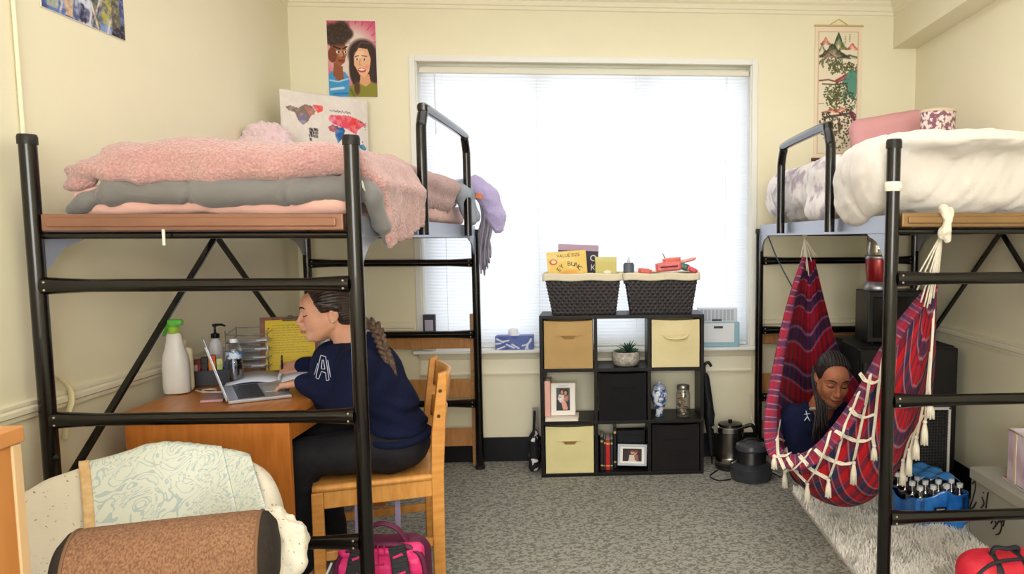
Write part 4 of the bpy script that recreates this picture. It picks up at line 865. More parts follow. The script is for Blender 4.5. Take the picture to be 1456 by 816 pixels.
# spray bottle
c = at(245, 562); t = thing('spray_bottle', 'frosted white spray bottle with green trigger on the desk corner', 'bottle', (c.x, c.y+.035, Z), 0)
frost = mat('frosted_white_plastic', (226, 222, 216), .35, var=.05, vscale=20, spec=.4)
MB().lathe([(.030, 0), (.047, .004), (.050, .02), (.050, .115), (.046, .15), (.036, .18), (.030, .21), (.027, .235), (.018, .242), (.016, .250)], 30, sy=.72).build('body', frost, t, smooth=True, angle=60)
grn = mat('green_trigger_plastic', (92, 176, 70), .35)
MB().lathe([(.0175, .238), (.019, .242), (.019, .262), (.015, .266)], 20).build('collar', mat('lime_collar', (150, 186, 60), .4), t, smooth=True)
s = SDF(.008).box((-.004, 0, .283), (.040, .014, .012), .009).cap((-.036, 0, .278), (-.048, 0, .276), .011, .010).cap((.0, 0, .262), (0, 0, .28), .014).cap((-.02, 0, .272), (-.038, 0, .232), .007, .006)
s.build('trigger_head', grn, .0032, t)
c = at(224, 560); t = thing('lotion_bottle', 'flat cream bottle standing behind the spray bottle on the desk', 'bottle', (-1.672, 3.06, Z), .3)
SDF(.012).box((0, 0, .09), (.036, .018, .09), .018).build('body', mat('cream_plastic', (232, 220, 184), .4), .006, t); MB().lathe([(.012, .175), (.014, .18), (.014, .205), (.010, .21)], 16).build('cap', mat('cream_plastic', (232, 220, 184)), t, smooth=True)
# pump bottle
t = thing('pump_bottle', 'clear pump bottle with a black pump head, at the back of the desk', 'bottle', (-1.664, 3.30, Z), 0)
MB().lathe([(.022, 0), (.027, .004), (.027, .14), (.023, .165), (.013, .178), (.012, .185)], 22).build('body', mat('pale_lotion', (206, 206, 214), .3, spec=.5), t, smooth=True, angle=60)
pb_ = MB().lathe([(.016, .183), (.017, .185), (.017, .202), (.008, .206), (.0045, .208), (.0045, .232), (.009, .233), (.010, .244), (.001, .246)], 16); pb_.tube([(0, 0, .240), (.03, -.004, .242), (.046, -.006, .236)], [.006, .005, .004], 10)
pb_.build('pump', mat('black_gloss_plastic', (20, 20, 22)), t, smooth=True, angle=60)
# water bottle
clear = glassy('clear_plastic', (236, 242, 248), .93, .18)
t = thing('water_bottle', 'clear ribbed water bottle with a blue label on the desk behind the laptop', 'bottle', (-1.548, 3.215, Z), 0)
prof = [(.022, .004), (.03, 0), (.033, .006)]+[(.033-.0018*(k % 2), .012+.0075*k) for k in range(12)]+[(.031, .105), (.032, .11), (.032, .138), (.031, .142), (.026, .158), (.014, .172), (.0125, .178)]
MB().lathe(prof, 24).build('body', clear, t, smooth=True, angle=70)
MB().lathe([(.0325, .108), (.0328, .110), (.0328, .136), (.0325, .138)], 24, cap0=False, cap1=False).build('label_band', mat('blue_white_label', (60, 116, 178), .4, c2=(226, 232, 240), vscale=28, ramp=(.48, .54)), t, smooth=True)
MB().lathe([(.0145, .174), (.0145, .188), (.013, .190), (.001, .190)], 18).build('cap', mat('white_bottle_cap', (236, 238, 240), .4), t, smooth=True)
MB().lathe([(.001, .006), (.0305, .006), (.0305, .125), (.001, .125)], 20).build('water', glassy('bottle_water', (222, 234, 244), .9, .10), t, smooth=True, angle=50)
# fabric organiser with small things
t = thing('desk_bin', 'dark grey open fabric bin of toiletries at the back wall of the desk', 'storage bin', (-1.625, 3.20, Z), .42)
bm_ = mat('charcoal_felt', (74, 74, 82), .9, bump=.2, bscale=120); L_, w_, h_ = .085, .038, .066
MB().box((-L_, -w_, 0), (L_, w_, .004)).box((-L_, -w_, 0), (L_, -w_+.004, h_)).box((-L_, w_-.004, 0), (L_, w_, h_)).box((-L_, -w_, 0), (-L_+.004, w_, h_)).box((L_-.004, -w_, 0), (L_, w_, h_)).build('body', bm_, t, bevel=.0015)
def inbin(name, label, cat, x, y, sz, c, cap=None):
    q = Vector(t.location)+Matrix.Rotation(.42, 3, 'Z') @ Vector((x, y, .005)); o = thing(name, label, cat, q, .42)
    MB().box((-sz[0]/2, -sz[1]/2, 0), (sz[0]/2, sz[1]/2, sz[2])).build('body', mat('pack_%d_%d_%d' % c, c, .45), o, bevel=.002)
    MB().box((-sz[0]/2-.0005, -sz[1]/2-.0005, sz[2]*.78), (sz[0]/2+.0005, sz[1]/2+.0005, sz[2]+.001)).build('lid', mat('packcap_%d_%d_%d' % (cap or c), cap or tuple(int(v*.7) for v in c), .45), o, bevel=.002)
inbin('small_carton', 'small red carton in the desk bin', 'box', -.060, 0, (.022, .03, .105), (176, 40, 52))
inbin('small_carton', 'black carton between red and orange packs in the desk bin', 'box', -.034, .004, (.022, .03, .112), (42, 32, 34))
inbin('small_bottle', 'orange bottle in the desk bin', 'bottle', -.006, .004, (.026, .028, .118), (206, 122, 50), (190, 90, 30))
inbin('small_carton', 'pale green carton in the desk bin', 'box', .022, -.006, (.022, .03, .104), (190, 204, 130), (226, 226, 160))
inbin('small_carton', 'blue carton at the right end of the desk bin', 'box', .056, -.01, (.034, .024, .088), (56, 76, 170), (40, 50, 110))
inbin('tissue_roll', 'beige soft packet at the left end of the desk bin', 'packet', -.068, -.02, (.02, .02, .085), (196, 176, 160), (210, 190, 176))
# cable, phone
tag(MB().tube(spline([(-1.63, 3.06, Z+.003), (-1.58, 3.02, Z+.003), (-1.54, 3.03, Z+.003), (-1.56, 3.07, Z+.005), (-1.60, 3.05, Z+.006), (-1.55, 3.01, Z+.004), (-1.48, 3.03, Z+.003), (-1.43, 3.06, Z+.003)], 6), .0028, 8).build('charging_cable', cc, None, smooth=True), 'white charging cable coiled on the desk beside the spray bottle', 'cable')
t = thing('smartphone', 'pale pink phone lying on the desk left of the laptop', 'phone', (-1.475, 2.905, Z), .25)
MB().box((-.038, -.07, 0), (.038, .07, .009)).build('case', mat('pink_phone_case', (206, 164, 172), .4), t, bevel=.003); MB().box((-.034, -.066, .009), (.034, .066, .0096)).build('screen', mat('mauve_phone_back', (190, 150, 160), .15), t)
# laptop
lap = mat('silver_laptop', (176, 176, 184), .35, metal=.6)
t = thing('laptop', 'open silver laptop on the desk in front of the seated woman', 'laptop', (-1.376, 2.795, Z), math.radians(29.5))
MB().box((0, 0, 0), (.215, .335, .013)).build('base', lap, t, bevel=.003)
MB().box((.035, .02, .013), (.125, .315, .0142)).build('keyboard', mat('dark_keys', (62, 64, 76), .5, c2=(30, 30, 36), vscale=90, stretch=(1, 1, 1), ramp=(.45, .5)), t)
MB().box((.135, .11, .013), (.205, .225, .0138)).build('trackpad', mat('trackpad_grey', (190, 190, 198), .3, metal=.4), t)
M = TM((0, 0, .012), 0, -math.radians(16))
ld = MB().box((-.007, 0, 0), (0, .335, .215), 0, M).build('lid', lap, t, bevel=.002)
sm = bpy.data.materials.new('laptop_screen_glow'); sm.use_nodes = True; b_ = sm.node_tree.nodes['Principled BSDF']; b_.inputs['Base Color'].default_value = (.1, .12, .16, 1); b_.inputs['Emission Color'].default_value = (.75, .86, 1, 1); b_.inputs['Emission Strength'].default_value = 2.2
MB().box((0, .010, .012), (.0008, .325, .205), 0, M).build('screen', sm, ld)
# open ring notebook
t = thing('notebook', 'open spiral notebook with white pages behind the laptop', 'notebook', (-1.40, 3.30, Z), math.radians(20))
pg = mat('lined_paper', (226, 228, 232), .7, c2=(206, 210, 220), vscale=30, stretch=(.3, 6, 1))
MB().grid(lambda u, v: (-.20+.20*u, -.13+.26*v, .006+.014*math.sin(u*PI)), 10, 2).grid(lambda u, v: (.20*u, -.13+.26*v, .006+.014*math.sin(u*PI)), 10, 2).build('pages', pg, t, smooth='all', solid=.004)
MB().box((-.205, -.133, 0), (.205, .133, .003)).build('cover', mat('slate_notebook_cover', (84, 92, 112), .6), t)
sp = MB()
for k in range(16):
    y = -.12+.016*k; sp.tube([(math.cos(a)*.009, y, .010+math.sin(a)*.009) for a in [i*PI/5 for i in range(10)]], .0012, 5, closed=True)
sp.build('spiral_wire', chrome, t, smooth='all')
# yellow pad on a clipboard leaning against the wall end of the desk
a, b, d_ = P(372, 527, z=DZ+.004), P(366, 462, y=3.47), P(436, 457, y=3.55)
t = thing('clipboard', 'brown clipboard leaning at the back of the desk behind the yellow pad', 'clipboard', (-1.545, 3.49, Z), .30)
M = Matrix.Rotation(-.22, 4, 'X')
MB().box((-.02, 0, 0), (.225, .004, .252), 0, M).build('board', mat('brown_hardboard', (140, 96, 76), .6, c2=(120, 78, 60), vscale=30), t, bevel=.001)
MB().box((.075, -.010, .230), (.145, .0, .246), 0, M).box((.10, -.014, .240), (.12, 0, .256), 0, M).build('clip', mat('dark_bronze_clip', (70, 58, 44), .35, metal=.8), t, bevel=.002)
t = thing('legal_pad', 'yellow lined pad with handwriting on the clipboard', 'notepad', (-1.545, 3.49, Z), .30)
cv = Canvas(90, 110, (222, 190, 40))
for k in range(17): cv.line([(.12, .10+.05*k), (.95, .10+.05*k)], .008, (176, 158, 60), .7)
for k in range(12):
    x = .14; y = .115+.05*k
    while x < (.85 if k % 4 else .6): l = RNG.uniform(.03, .10); cv.line([(x, y), (x+l*.5, y-.010), (x+l, y)], .010, (96, 84, 70), .7); x += l+.03
for x, y in ((.06, .16), (.06, .52), (.06, .86)): cv.ell(x, y, .022, .018, (60, 48, 20))
cv.mesh('top_page', .205, .229, ART, t, M @ TM((.005, -.0062, .005)))
MB().box((.003, -.006, .003), (.212, -.001, .236), 0, M).build('pages', mat('yellow_paper', (222, 190, 48), .7), t)
# wire rack with papers against the left wall
t = thing('wire_file_rack', 'wire letter rack holding white papers against the left wall on the desk', 'rack', (-1.61, 3.52, Z), .2)
g = MB()
for k in range(5):
    z = .03+.038*k; g.tube([(-.085, -.10, z), (.085, -.10, z), (.085, .08, z+.012), (-.085, .08, z+.012)], .0022, 6, closed=True)
for x, y in ((-.085, -.10), (.085, -.10), (.085, .08), (-.085, .08)): g.tube([(x, y, 0), (x, y, .20)], .0026, 6)
g.build('wire_frame', mat('silver_wire', (176, 176, 182), .3, metal=.8), t, smooth='all')
for k in range(4):
    tt = thing('paper_stack', ('lowest', 'second', 'third', 'topmost')[k]+' sheaf of white paper in the wire rack on the desk', 'paper', (-1.61, 3.51, Z+.034+.038*k), .2+.08*(k-1.5), 'papers in the wire rack')
    MB().grid(lambda u, v: (-.078+.156*u, -.095+.17*v, .004+.010*math.sin(u*PI*1.3+k)*v), 10, 6).build('sheets', mat('white_paper', (224, 224, 230), .7), tt, smooth='all', solid=.006)
    MB().box((-.04, -.097, .002), (.03, -.0955, .008)).build('printed_edge', mat('grey_print', (130, 130, 134)), tt)
a = P(443, 505, y=3.62)
t = thing('cup', 'white and blue paper packet standing on the desk beyond the yellow pad', 'packet', (a.x+.02, 3.72, Z))
MB().box((-.026, -.02, 0), (.026, .02, .14)).build('body', mat('white_packet_card', (224, 228, 236), .5), t, bevel=.003); MB().box((-.0265, -.0205, .02), (.0265, .0205, .06)).build('blue_band', mat('blue_band_card', (96, 130, 190), .5), t)
# ================================================================== desk chair
chairw = wood('honey_chair_wood', (222, 160, 84), (202, 134, 62), (1, 1, 5), .38)
chairw_h = wood('honey_chair_rail_wood', (224, 164, 90), (204, 138, 64), (5, 1, 1), .38)
ca = math.radians(197)
t = thing('desk_chair', 'honey wood chair with slat back at the desk, woman sitting on it', 'chair', (-.931, 3.057, 0), ca)
# local: x forward, y to the sitter's left (towards the camera)
SW, SD = .205, .225
for y in (-SW, SW):
    MB().box((SD-.036, y-.019, 0), (SD+.006, y+.019, .43)).build('front_leg', chairw, t, bevel=.004)
    p = [(-SD-.022, 0), (-SD-.022+.044, 0), (-SD+.022, .46), (-SD+.016, .62), (-SD-.014, .850), (-SD-.048, .860), (-SD-.036, .62), (-SD-.026, .46)]
    q_ = MB().prism(p, .036, 'y', y-.018).build('back_post', chairw, t, bevel=.004)
    for z, x in ((.785, -SD-.020), (.685, -SD-.012)): MB().lathe([(.007, 0), (.007, .002), (.001, .0025)], 12, (x, y+(.0182 if y > 0 else -.0182), z), 0, Matrix.Rotation(-PI/2 if y > 0 else PI/2, 3, 'X')).build('dowel_plug', mat('dark_dowel', (70, 50, 30), .5), q_)
    MB().box((-SD+.02, y-.013, .365), (SD-.036, y+.013, .43)).build('side_rail', chairw_h, t, bevel=.003)
    MB().box((-SD+.02, y-.010, .16), (SD-.036, y+.010, .195)).build('side_stretcher', chairw_h, t, bevel=.003)
for x in (SD-.02, -SD): MB().box((x-.012, -SW+.019, .37), (x+.012, SW-.019, .43)).build('cross_rail', chairw, t, bevel=.003)
MB().grid(lambda u, v: (-SD+.005+(2*SD-.003)*u, -SW-.017+(2*SW+.034)*v, .441-.008*math.sin(u*PI)*math.sin(v*PI)), 14, 14).build('seat', chairw_h, t, smooth='all', solid=.022)
def slat(z0, z1):
    def fn(u, v):
        y = -SW+.018+(2*SW-.036)*u; z = z0+(z1-z0)*v; lean = -SD+.016-(z-.62)*.12
        return (lean-.035-.03*math.sin(u*PI), y, z)
    return MB().grid(fn, 16, 4)
slat(.735, .842).build('back_slat', chairw_h, t, smooth='all', solid=.018); slat(.60, .69).build('back_slat', chairw_h, t, smooth='all', solid=.018)
# ================================================================== pink backpack in front of the chair
t = thing('backpack', 'bright pink and black backpack on the floor in front of the desk chair', 'backpack', (-.775, 2.60, 0), .05)
pk = mat('hot_pink_nylon', (236, 62, 128), .45, c2=(222, 48, 112), vscale=18, bump=.15, bscale=60); plum = mat('plum_nylon', (92, 30, 62), .55, bump=.1, bscale=80); blk = mat('black_backpack_nylon', (34, 33, 38), .6, bump=.2, bscale=120)
SDF(.03).box((0, .035, .162), (.157, .085, .158), .08).build('body', plum, .008, t, wr=wr(.003, (14, 14, 14)))
SDF(.02).box((0, -.035, .168), (.146, .03, .150), .028).build('back_panel', pk, .007, t, wr=lambda v: np.where(v[:, 1] < -.05, .0025*np.sign(np.sin(v[:, 0]*95))*np.sign(np.sin(v[:, 2]*80+2*np.sign(np.sin(v[:, 0]*48)))), 0))
rl = MB()
for k in range(7):
    for j in range(8):
        if (k*5+j*3) % 4 < 2:
            x, z = -.068+.021*k, .045+.035*j; rl.box((x, -.0685, z), (x+.004, -.062, z+.036)).box((x, -.0685, z), (x+.021, -.062, z+.004))
rl.build('embossed_pattern', mat('deep_pink_piping', (190, 34, 96), .5), t)
for x0, x1 in ((.07, .125), (-.07, -.125)):
    g = MB(); pts = [(x0*.85, -.070, .322), (x0, -.085, .285), (x0*1.25, -.098, .20), (x1*1.05, -.092, .10), (x1*1.08, -.075, .03)]
    sp_ = spline(pts, 5)
    for i in range(len(sp_)-1): g.bar(sp_[i], sp_[i+1]+(sp_[i+1]-sp_[i])*.15, .056, .014, (0, -1, .3))
    st = g.build('shoulder_strap', blk, t, bevel=.003)
    for i in (4, 8, 12, 16):
        if i+1 < len(sp_):
            m_ = sp_[i]; MB().bar(m_+Vector((-.016, -.0085, -.006)), m_+Vector((.016, -.0085, .006)), .008, .004, (0, -1, 0)).build('pink_slot', pk, st, bevel=.001)
MB().tube(spline([(-.07, -.01, .312), (-.045, -.015, .365), (0.0, -.018, .385), (.05, -.015, .365), (.085, -.01, .310)], 6), .013, 10, flat=.55).build('top_handle', plum, t, smooth=True)
MB().tube(spline([(-.148, -.052, .03), (-.150, -.052, .22), (-.115, -.054, .300), (0, -.056, .324), (.115, -.054, .300), (.150, -.052, .22), (.148, -.052, .03)], 6), .010, 10).build('edge_piping', plum, t, smooth=True)
MB().tube(spline([(-.16, -.06, .27), (-.185, -.07, .2), (-.17, -.075, .12), (-.185, -.07, .04), (-.16, -.06, .02)], 6), .004, 8).build('elastic_cord', mat('white_elastic', (214, 214, 222), .6), t, smooth=True)
lv = mat('lavender_webbing', (150, 140, 178), .7)
tt = thing('hanging_strap', 'lavender strap hanging from the chair seat behind the steel post', 'strap', P(508, 722, y=2.83))
MB().box((-.010, -.001, -.19), (.010, .001, .045)).build('webbing', lv, tt); MB().box((-.012, -.003, -.20), (.012, .003, -.185)).build('stitched_end', lv, tt)
tt = thing('hanging_strap', 'lavender strap hanging from the chair seat right of the steel post', 'strap', P(565, 705, y=2.90))
MB().box((-.010, -.001, -.13), (.010, .001, .045)).build('webbing', lv, tt); MB().box((-.012, -.003, -.14), (.012, .003, -.125)).build('stitched_end', lv, tt)
# ================================================================== papasan chair with throws, bolster; dresser
Cp = Vector((-1.27, 1.95, .600)); Rp = .365
E2 = Vector((0, .968, .25)); En = Vector((0, -.25, .968)); E1 = Vector((1, 0, 0))
t = thing('papasan_chair', 'round papasan chair covered in cream throws at the lower left', 'chair', (Cp.x, Cp.y, 0))
O = Vector((Cp.x, Cp.y, 0))
def dish(r, a, off=0):
    q = r/Rp
    d = -.13+.13*q*q if q <= 1 else 0
    return Cp-O+E1*(r*math.cos(a))+E2*(r*math.sin(a))+En*(d+off)
rat = mat('dark_rattan', (36, 28, 24), .5)
MB().tube([dish(Rp+.012, i*PI/24, -.035) for i in range(48)], .017, 12, closed=True).build('bowl_rim', rat, t, smooth=True)
g = MB()
for k in range(12): g.tube([dish(Rp*j/6, k*PI/6+.1, -.06) for j in range(1, 7)], .010, 8)
g.build('bowl_ribs', rat, t, smooth=True)
MB().tube([(math.cos(i*PI/16)*.27, math.sin(i*PI/16)*.27+.03, .016) for i in range(32)], .016, 10, closed=True).build('base_ring', rat, t, smooth=True)
g = MB()
for k in range(6):
    a_ = k*PI/3+.3; g.tube([(math.cos(a_)*.27, math.sin(a_)*.27+.03, .02), dish(.19, a_, -.055)], .012, 8)
g.build('base_struts', rat, t, smooth=True)
def pad(a, r0, off, seed, wob):
    pass
def disc(name, m, off, R, parent, amp, seed, nr=40, na=150, solid=.0, ruffle=0, amin=0, amax=2*PI):
    V = []; F_ = []
    for i in range(nr+1):
        f = i/nr
        for k in range(na):
            a_ = 2*PI*k/na; r = f*R*(1+ruffle*math.sin(a_*9+seed)*f**4+ruffle*.6*math.sin(a_*17+seed)*f**6)
            over = max(0, r-Rp); rr = min(r, Rp+.012+.018*(1-math.exp(-over*30)))
            p = dish(rr, a_, off-over*.9); V.append(p)
    for i in range(nr):
        for k in range(na): F_.append((i*na+k, i*na+(k+1) % na, (i+1)*na+(k+1) % na, (i+1)*na+k))
    V = np.array([tuple(v) for v in V]); n_ = np.array(En)
    V = V+n_*(fbm(V+seed, (9, 9, 9), 3)*amp)[:, None]
    o = raw_mesh(name, V, F_, m, parent); md = o.modifiers.new('solid', 'SOLIDIFY'); md.thickness = .008; md.offset = -1
    return o
disc('cushion', mat('beige_cushion_cotton', (222, 208, 176), .8), .02, Rp*1.0, t, .006, 1)
tw = thing('throw_blanket', 'cream speckled throw spread over the round papasan chair', 'blanket', O)
disc('cloth', mat('cream_speckled_cotton', (222, 214, 196), .9, c2=(150, 130, 96), vscale=95, ramp=(.69, .73), detail=1, bump=.3, bscale=60), .045, Rp*1.42, tw, .010, 4, ruffle=.02)
# ruffled corner of the throw at the right
s = SDF(.03)
b0 = P(405, 745, y=1.95)
for (px, py, y, r) in ((388, 730, 1.98, .035), (404, 764, 1.92, .05), (418, 775, 1.90, .032), (402, 800, 1.88, .04), (385, 760, 1.9, .05), (385, 812, 1.85, .03), (422, 760, 1.9, .02)): s.ell(P(px, py, y=y)-O, (r, r*.8, r*1.1))
s.build('bunched_corner', mat('cream_speckled_cotton', (240, 234, 218)), .009, tw, wr=lambda v: fbm(v, (26, 26, 16), 3)*.017)
# patterned cloth across the middle
dm = mat('damask_cloth', (232, 234, 222), .85)
nt = dm.node_tree; b_ = nt.nodes['Principled BSDF']; tcn = nt.nodes.new('ShaderNodeTexCoord')
nz = nt.nodes.new('ShaderNodeTexNoise'); nz.inputs['Scale'].default_value = 11; nz.inputs['Detail'].default_value = 1; nz.inputs['Distortion'].default_value = 3.5
nt.links.new(tcn.outputs['Object'], nz.inputs['Vector'])
mm = nt.nodes.new('ShaderNodeMath'); mm.operation = 'MULTIPLY'; mm.inputs[1].default_value = 26; nt.links.new(nz.outputs['Fac'], mm.inputs[0])
sn = nt.nodes.new('ShaderNodeMath'); sn.operation = 'SINE'; nt.links.new(mm.outputs[0], sn.inputs[0])
rp = nt.nodes.new('ShaderNodeValToRGB'); e = rp.color_ramp.elements; e[0].position, e[1].position = .55, .8; e[0].color = (*lin((212, 216, 204)), 1); e[1].color = (*lin((178, 192, 190)), 1)
nt.links.new(sn.outputs[0], rp.inputs['Fac']); nt.links.new(rp.outputs['Color'], b_.inputs['Base Color'])
bp = nt.nodes.new('ShaderNodeBump'); bp.inputs['Strength'].default_value = .15; nt.links.new(nz.outputs['Fac'], bp.inputs['Height']); nt.links.new(bp.outputs['Normal'], b_.inputs['Normal'])
ct = thing('patterned_cloth', 'pale blue scroll patterned cloth with a tan ribbon over the cream throw', 'blanket', O)
TH = math.radians(30)
def clothpt(u, v, u0=-.055, u1=.285, lift=.066):
    a_ = u0+(u1-u0)*u; b_ = -.17+.62*v
    x, y2 = a_*math.cos(TH)-b_*math.sin(TH), a_*math.sin(TH)+b_*math.cos(TH)
    r = math.hypot(x, y2); k_ = min(1, (Rp+.02)/max(r, 1e-6)); x1, y1 = x*k_, y2*k_; over = max(0, r-Rp-.02); rr = min(r, Rp)/Rp
    q = Cp-O+E1*x1+E2*y1+En*(-.13+.13*rr*rr)+(E1*x1+E2*y1)/max(r*k_, .01)*.03*(1-math.exp(-over*30))
    return q+En*(lift-over*.95+.010*math.sin(a_*22+2*v)*math.sin(v*5)+.018*math.exp(-((a_-.02)**2+(b_-.02)**2)/.003))
MB().grid(lambda u, v: clothpt(u, v), 40, 40).build('cloth', dm, ct, smooth='all', solid=.005)
MB().grid(lambda u, v: clothpt(u, v, .265, .35, .059), 16, 40).build('folded_edge', dm, ct, smooth='all', solid=.005)
MB().grid(lambda u, v: clothpt(u, v, -.070, -.045, .070), 4, 40).build('ribbon', mat('tan_ribbon', (222, 190, 140), .7, c2=(206, 168, 118), vscale=40), ct, smooth='all', solid=.003)
# bolster
a, b = P(108, 824, y=1.71), P(374, 790, y=1.82); ax = (b-a).normalized(); rb = .112
t = thing('bolster_pillow', 'brown tweed bolster with dark end caps lying on the papasan chair', 'pillow', (a+b)/2); M = frame(ax); Lb = (b-a).length
tweed = mat('brown_tweed', (150, 112, 84), .9, c2=(112, 78, 56), vscale=260, stretch=(1, .6, .6), ramp=(.35, .65), bump=.6, bscale=240, bdist=.004)
Ry = (M.to_4x4() @ Matrix.Rotation(PI/2, 4, 'Y')).to_3x3()
MB().lathe([(rb*.97, -Lb/2), (rb, -Lb/2+.02), (rb*1.01, 0), (rb, Lb/2-.02), (rb*.97, Lb/2)], 48, M=Ry, cap0=False, cap1=False).build('cover', tweed, t, smooth=True)
for sgn in (-1, 1):
    e_ = [(rb*.97, sgn*Lb/2), (rb*.95, sgn*(Lb/2+.010)), (rb*.75, sgn*(Lb/2+.028)), (rb*.4, sgn*(Lb/2+.036)), (.001, sgn*(Lb/2+.038))]
    MB().lathe(e_, 40, M=Ry).build('end_cap', mat('dark_brown_velvet', (46, 38, 32), .9, bump=.3, bscale=120), t, smooth=True)
    MB().tube([Ry @ Vector((math.cos(i*PI/20)*rb*.975, math.sin(i*PI/20)*rb*.975, sgn*(Lb/2-.002))) for i in range(40)], .004, 8, closed=True).build('piping', mat('tan_piping', (120, 88, 62), .8), t, smooth=True)
# dresser at the left edge
x1 = P(46, 720, y=1.60).x; zt_ = P(41, 604, y=1.60).z
t = thing('wooden_dresser', 'honey wood dresser at the lower left edge of the room', 'dresser', ((XL+x1)/2, 1.05, 0))
hw_ = (x1-XL)/2-.012; dw = wood('honey_dresser_wood', (206, 142, 80), (184, 118, 58), (1, 1, .15), .4); dl_ = .545
MB().box((-hw_, -.02, zt_-.035), (hw_+.008, dl_+.006, zt_)).build('top', wood('honey_dresser_top_wood', (214, 156, 100), (198, 134, 76), (1, .2, 1), .4), t, bevel=.004)
MB().box((hw_-.020, .0, .02), (hw_, dl_-.024, zt_-.036)).build('side_panel', dw, t, bevel=.002)
MB().box((hw_-.022, dl_-.024, .0), (hw_+.004, dl_, zt_-.036)).build('corner_strip', wood('pale_side_wood', (230, 200, 160), (216, 180, 134), (1, 1, .15), .4), t, bevel=.002)
MB().box((-hw_, 0, .02), (-hw_+.02, dl_, zt_-.036)).build('side_panel', dw, t, bevel=.002); MB().box((-hw_+.021, dl_-.02, .02), (hw_-.023, dl_-.004, zt_-.036)).build('back_panel', dw, t)
for k in range(4):
    zz = .06+k*(zt_-.10)/4; hz = (zt_-.10)/4
    d = MB().box((-hw_+.023, -.012, zz), (hw_-.023, .010, zz+hz-.01)).box((-hw_+.03, .010, zz+.01), (hw_-.03, .48, zz+.03)).build('drawer', dw, t, bevel=.003)
    MB().ell((0, -.022, zz+hz/2), (.016, .014, .016), 10).build('knob', mat('honey_knob', (206, 140, 80), .4), d, smooth=True)
# ================================================================== people
def head_volumes(s, Cn, M, sc):
    """face and skull volumes, local x forward, y to the person's left, z up"""
    Cn = np.array(Cn); A = np.array(M)
    T = lambda p: Cn+A@(np.array(p, float)*sc)
    def E(p, r, k, op=1, R=None): s.ell(T(p), np.array(r)*sc, A if R is None else A@np.array(R), k=k*sc, op=op)
    def K(a, b, ra, rb, k): s.cap(T(a), T(b), ra*sc, rb*sc, k=k*sc)
    E((-.028, 0, .036), (.098, .076, .090), .02)
    E((.030, 0, -.028), (.060, .060, .085), .03)
    E((.058, 0, .045), (.040, .056, .048), .03)
    for y in (1, -1):
        K((-.012, y*.056, -.045), (.045, y*.026, -.088), .020, .016, .03)
        E((.058, y*.036, -.022), (.026, .022, .028), .025)
        K((.086, y*.010, .031), (.070, y*.046, .030), .0085, .008, .014)
    E((.066, 0, -.092), (.022, .024, .020), .022)
    for y in (1, -1): E((.098, y*.031, .010), (.020, .019, .0125), .012, -1)
    for y in (1, -1): E((.0775, y*.031, .009), (.0125, .0145, .0125), .003)
    K((.088, 0, .022), (.110, 0, -.026), .0075, .0105, .010)
    E((.113, 0, -.028), (.0105, .0105, .010), .006)
    for y in (1, -1): E((.100, y*.0125, -.031), (.0105, .0078, .0085), .006)
    E((.092, 0, -.052), (.012, .028, .012), .014)
    E((.0985, 0, -.057), (.0095, .022, .0052), .004); E((.0965, 0, -.0685), (.0098, .019, .0060), .003)
    for y in (1, -1):
        E((-.028, y*.076, -.004), (.021, .0075, .031), .006, 1, Matrix.Rotation(-.2, 3, 'Y')); E((-.022, y*.084, .002), (.009, .006, .016), .004, -1)
    return T
def face_paint(T, Cn, M, sc, v, base, lip, blush=None, dark=None):
    q = (v-np.array(Cn))@np.array(M)/sc; c = np.tile(np.array(base)/255., (len(v), 1))
    c *= (1+.03*fbm(v, (60, 60, 60), 2))[:, None]
    d = np.sqrt(((q[:, 0]-.10)/.020)**2+(q[:, 1]/.023)**2+((q[:, 2]+.0628)/.0098)**2); m = np.clip((1.15-d)/.3, 0, 1)[:, None]; c = c*(1-m)+m*np.array(lip)/255.
    if blush is not None:
        for y in (1, -1):
            d = np.sqrt(((q[:, 0]-.07)/.04)**2+((q[:, 1]-y*.042)/.026)**2+((q[:, 2]+.024)/.026)**2); m = np.clip(1-d, 0, 1)[:, None]*.5; c = c*(1-m)+m*np.array(blush)/255.
    if dark is not None:
        for y in (1, -1):
            d = np.sqrt(((q[:, 0]-.088)/.02)**2+((q[:, 1]-y*.031)/.019)**2+((q[:, 2]-.010)/.012)**2); m = np.clip(1.1-d, 0, 1)[:, None]*.5; c = c*(1-m)+m*np.array(dark)/255.
    return c
def face_lines(T, M, sc, par, loc, browc, n='', gaze=0):
    loc = np.array(loc); bm_ = mat('brow_hair'+n, browc, .8); BB = bvh_of(par); fx = Vector(M.col[0])
    def V(p):
        r = BB.ray_cast(Vector(T((.20, p[1], p[2]))), -fx)
        return (r[0]+fx*.0006 if r[0] is not None else Vector(T(p)))-Vector(loc)
    for y in (1, -1):
        MB().tube(spline([V((.0935, y*.012, .0330)), V((.0925, y*.026, .0385)), V((.0835, y*.043, .0380)), V((.0700, y*.056, .0315))], 5), [.0026*sc]*6+[.0036*sc]*4+[.0028*sc]*3+[.0014*sc]*3, 8).build('eyebrow', bm_, par, smooth='all')
        MB().tube(spline([V((.0885, y*.0165, .0045)), V((.0925, y*.026, .0018)), V((.0890, y*.040, .0022)), V((.0790, y*.0525, .0060))], 5), [.0017*sc]*5+[.0027*sc]*6+[.0022*sc]*5, 6).build('eyelashes', mat('dark_lash', (24, 18, 18), .6), par, smooth='all')
def rot_about(v, ax, a): return Matrix.Rotation(a, 3, ax) @ v
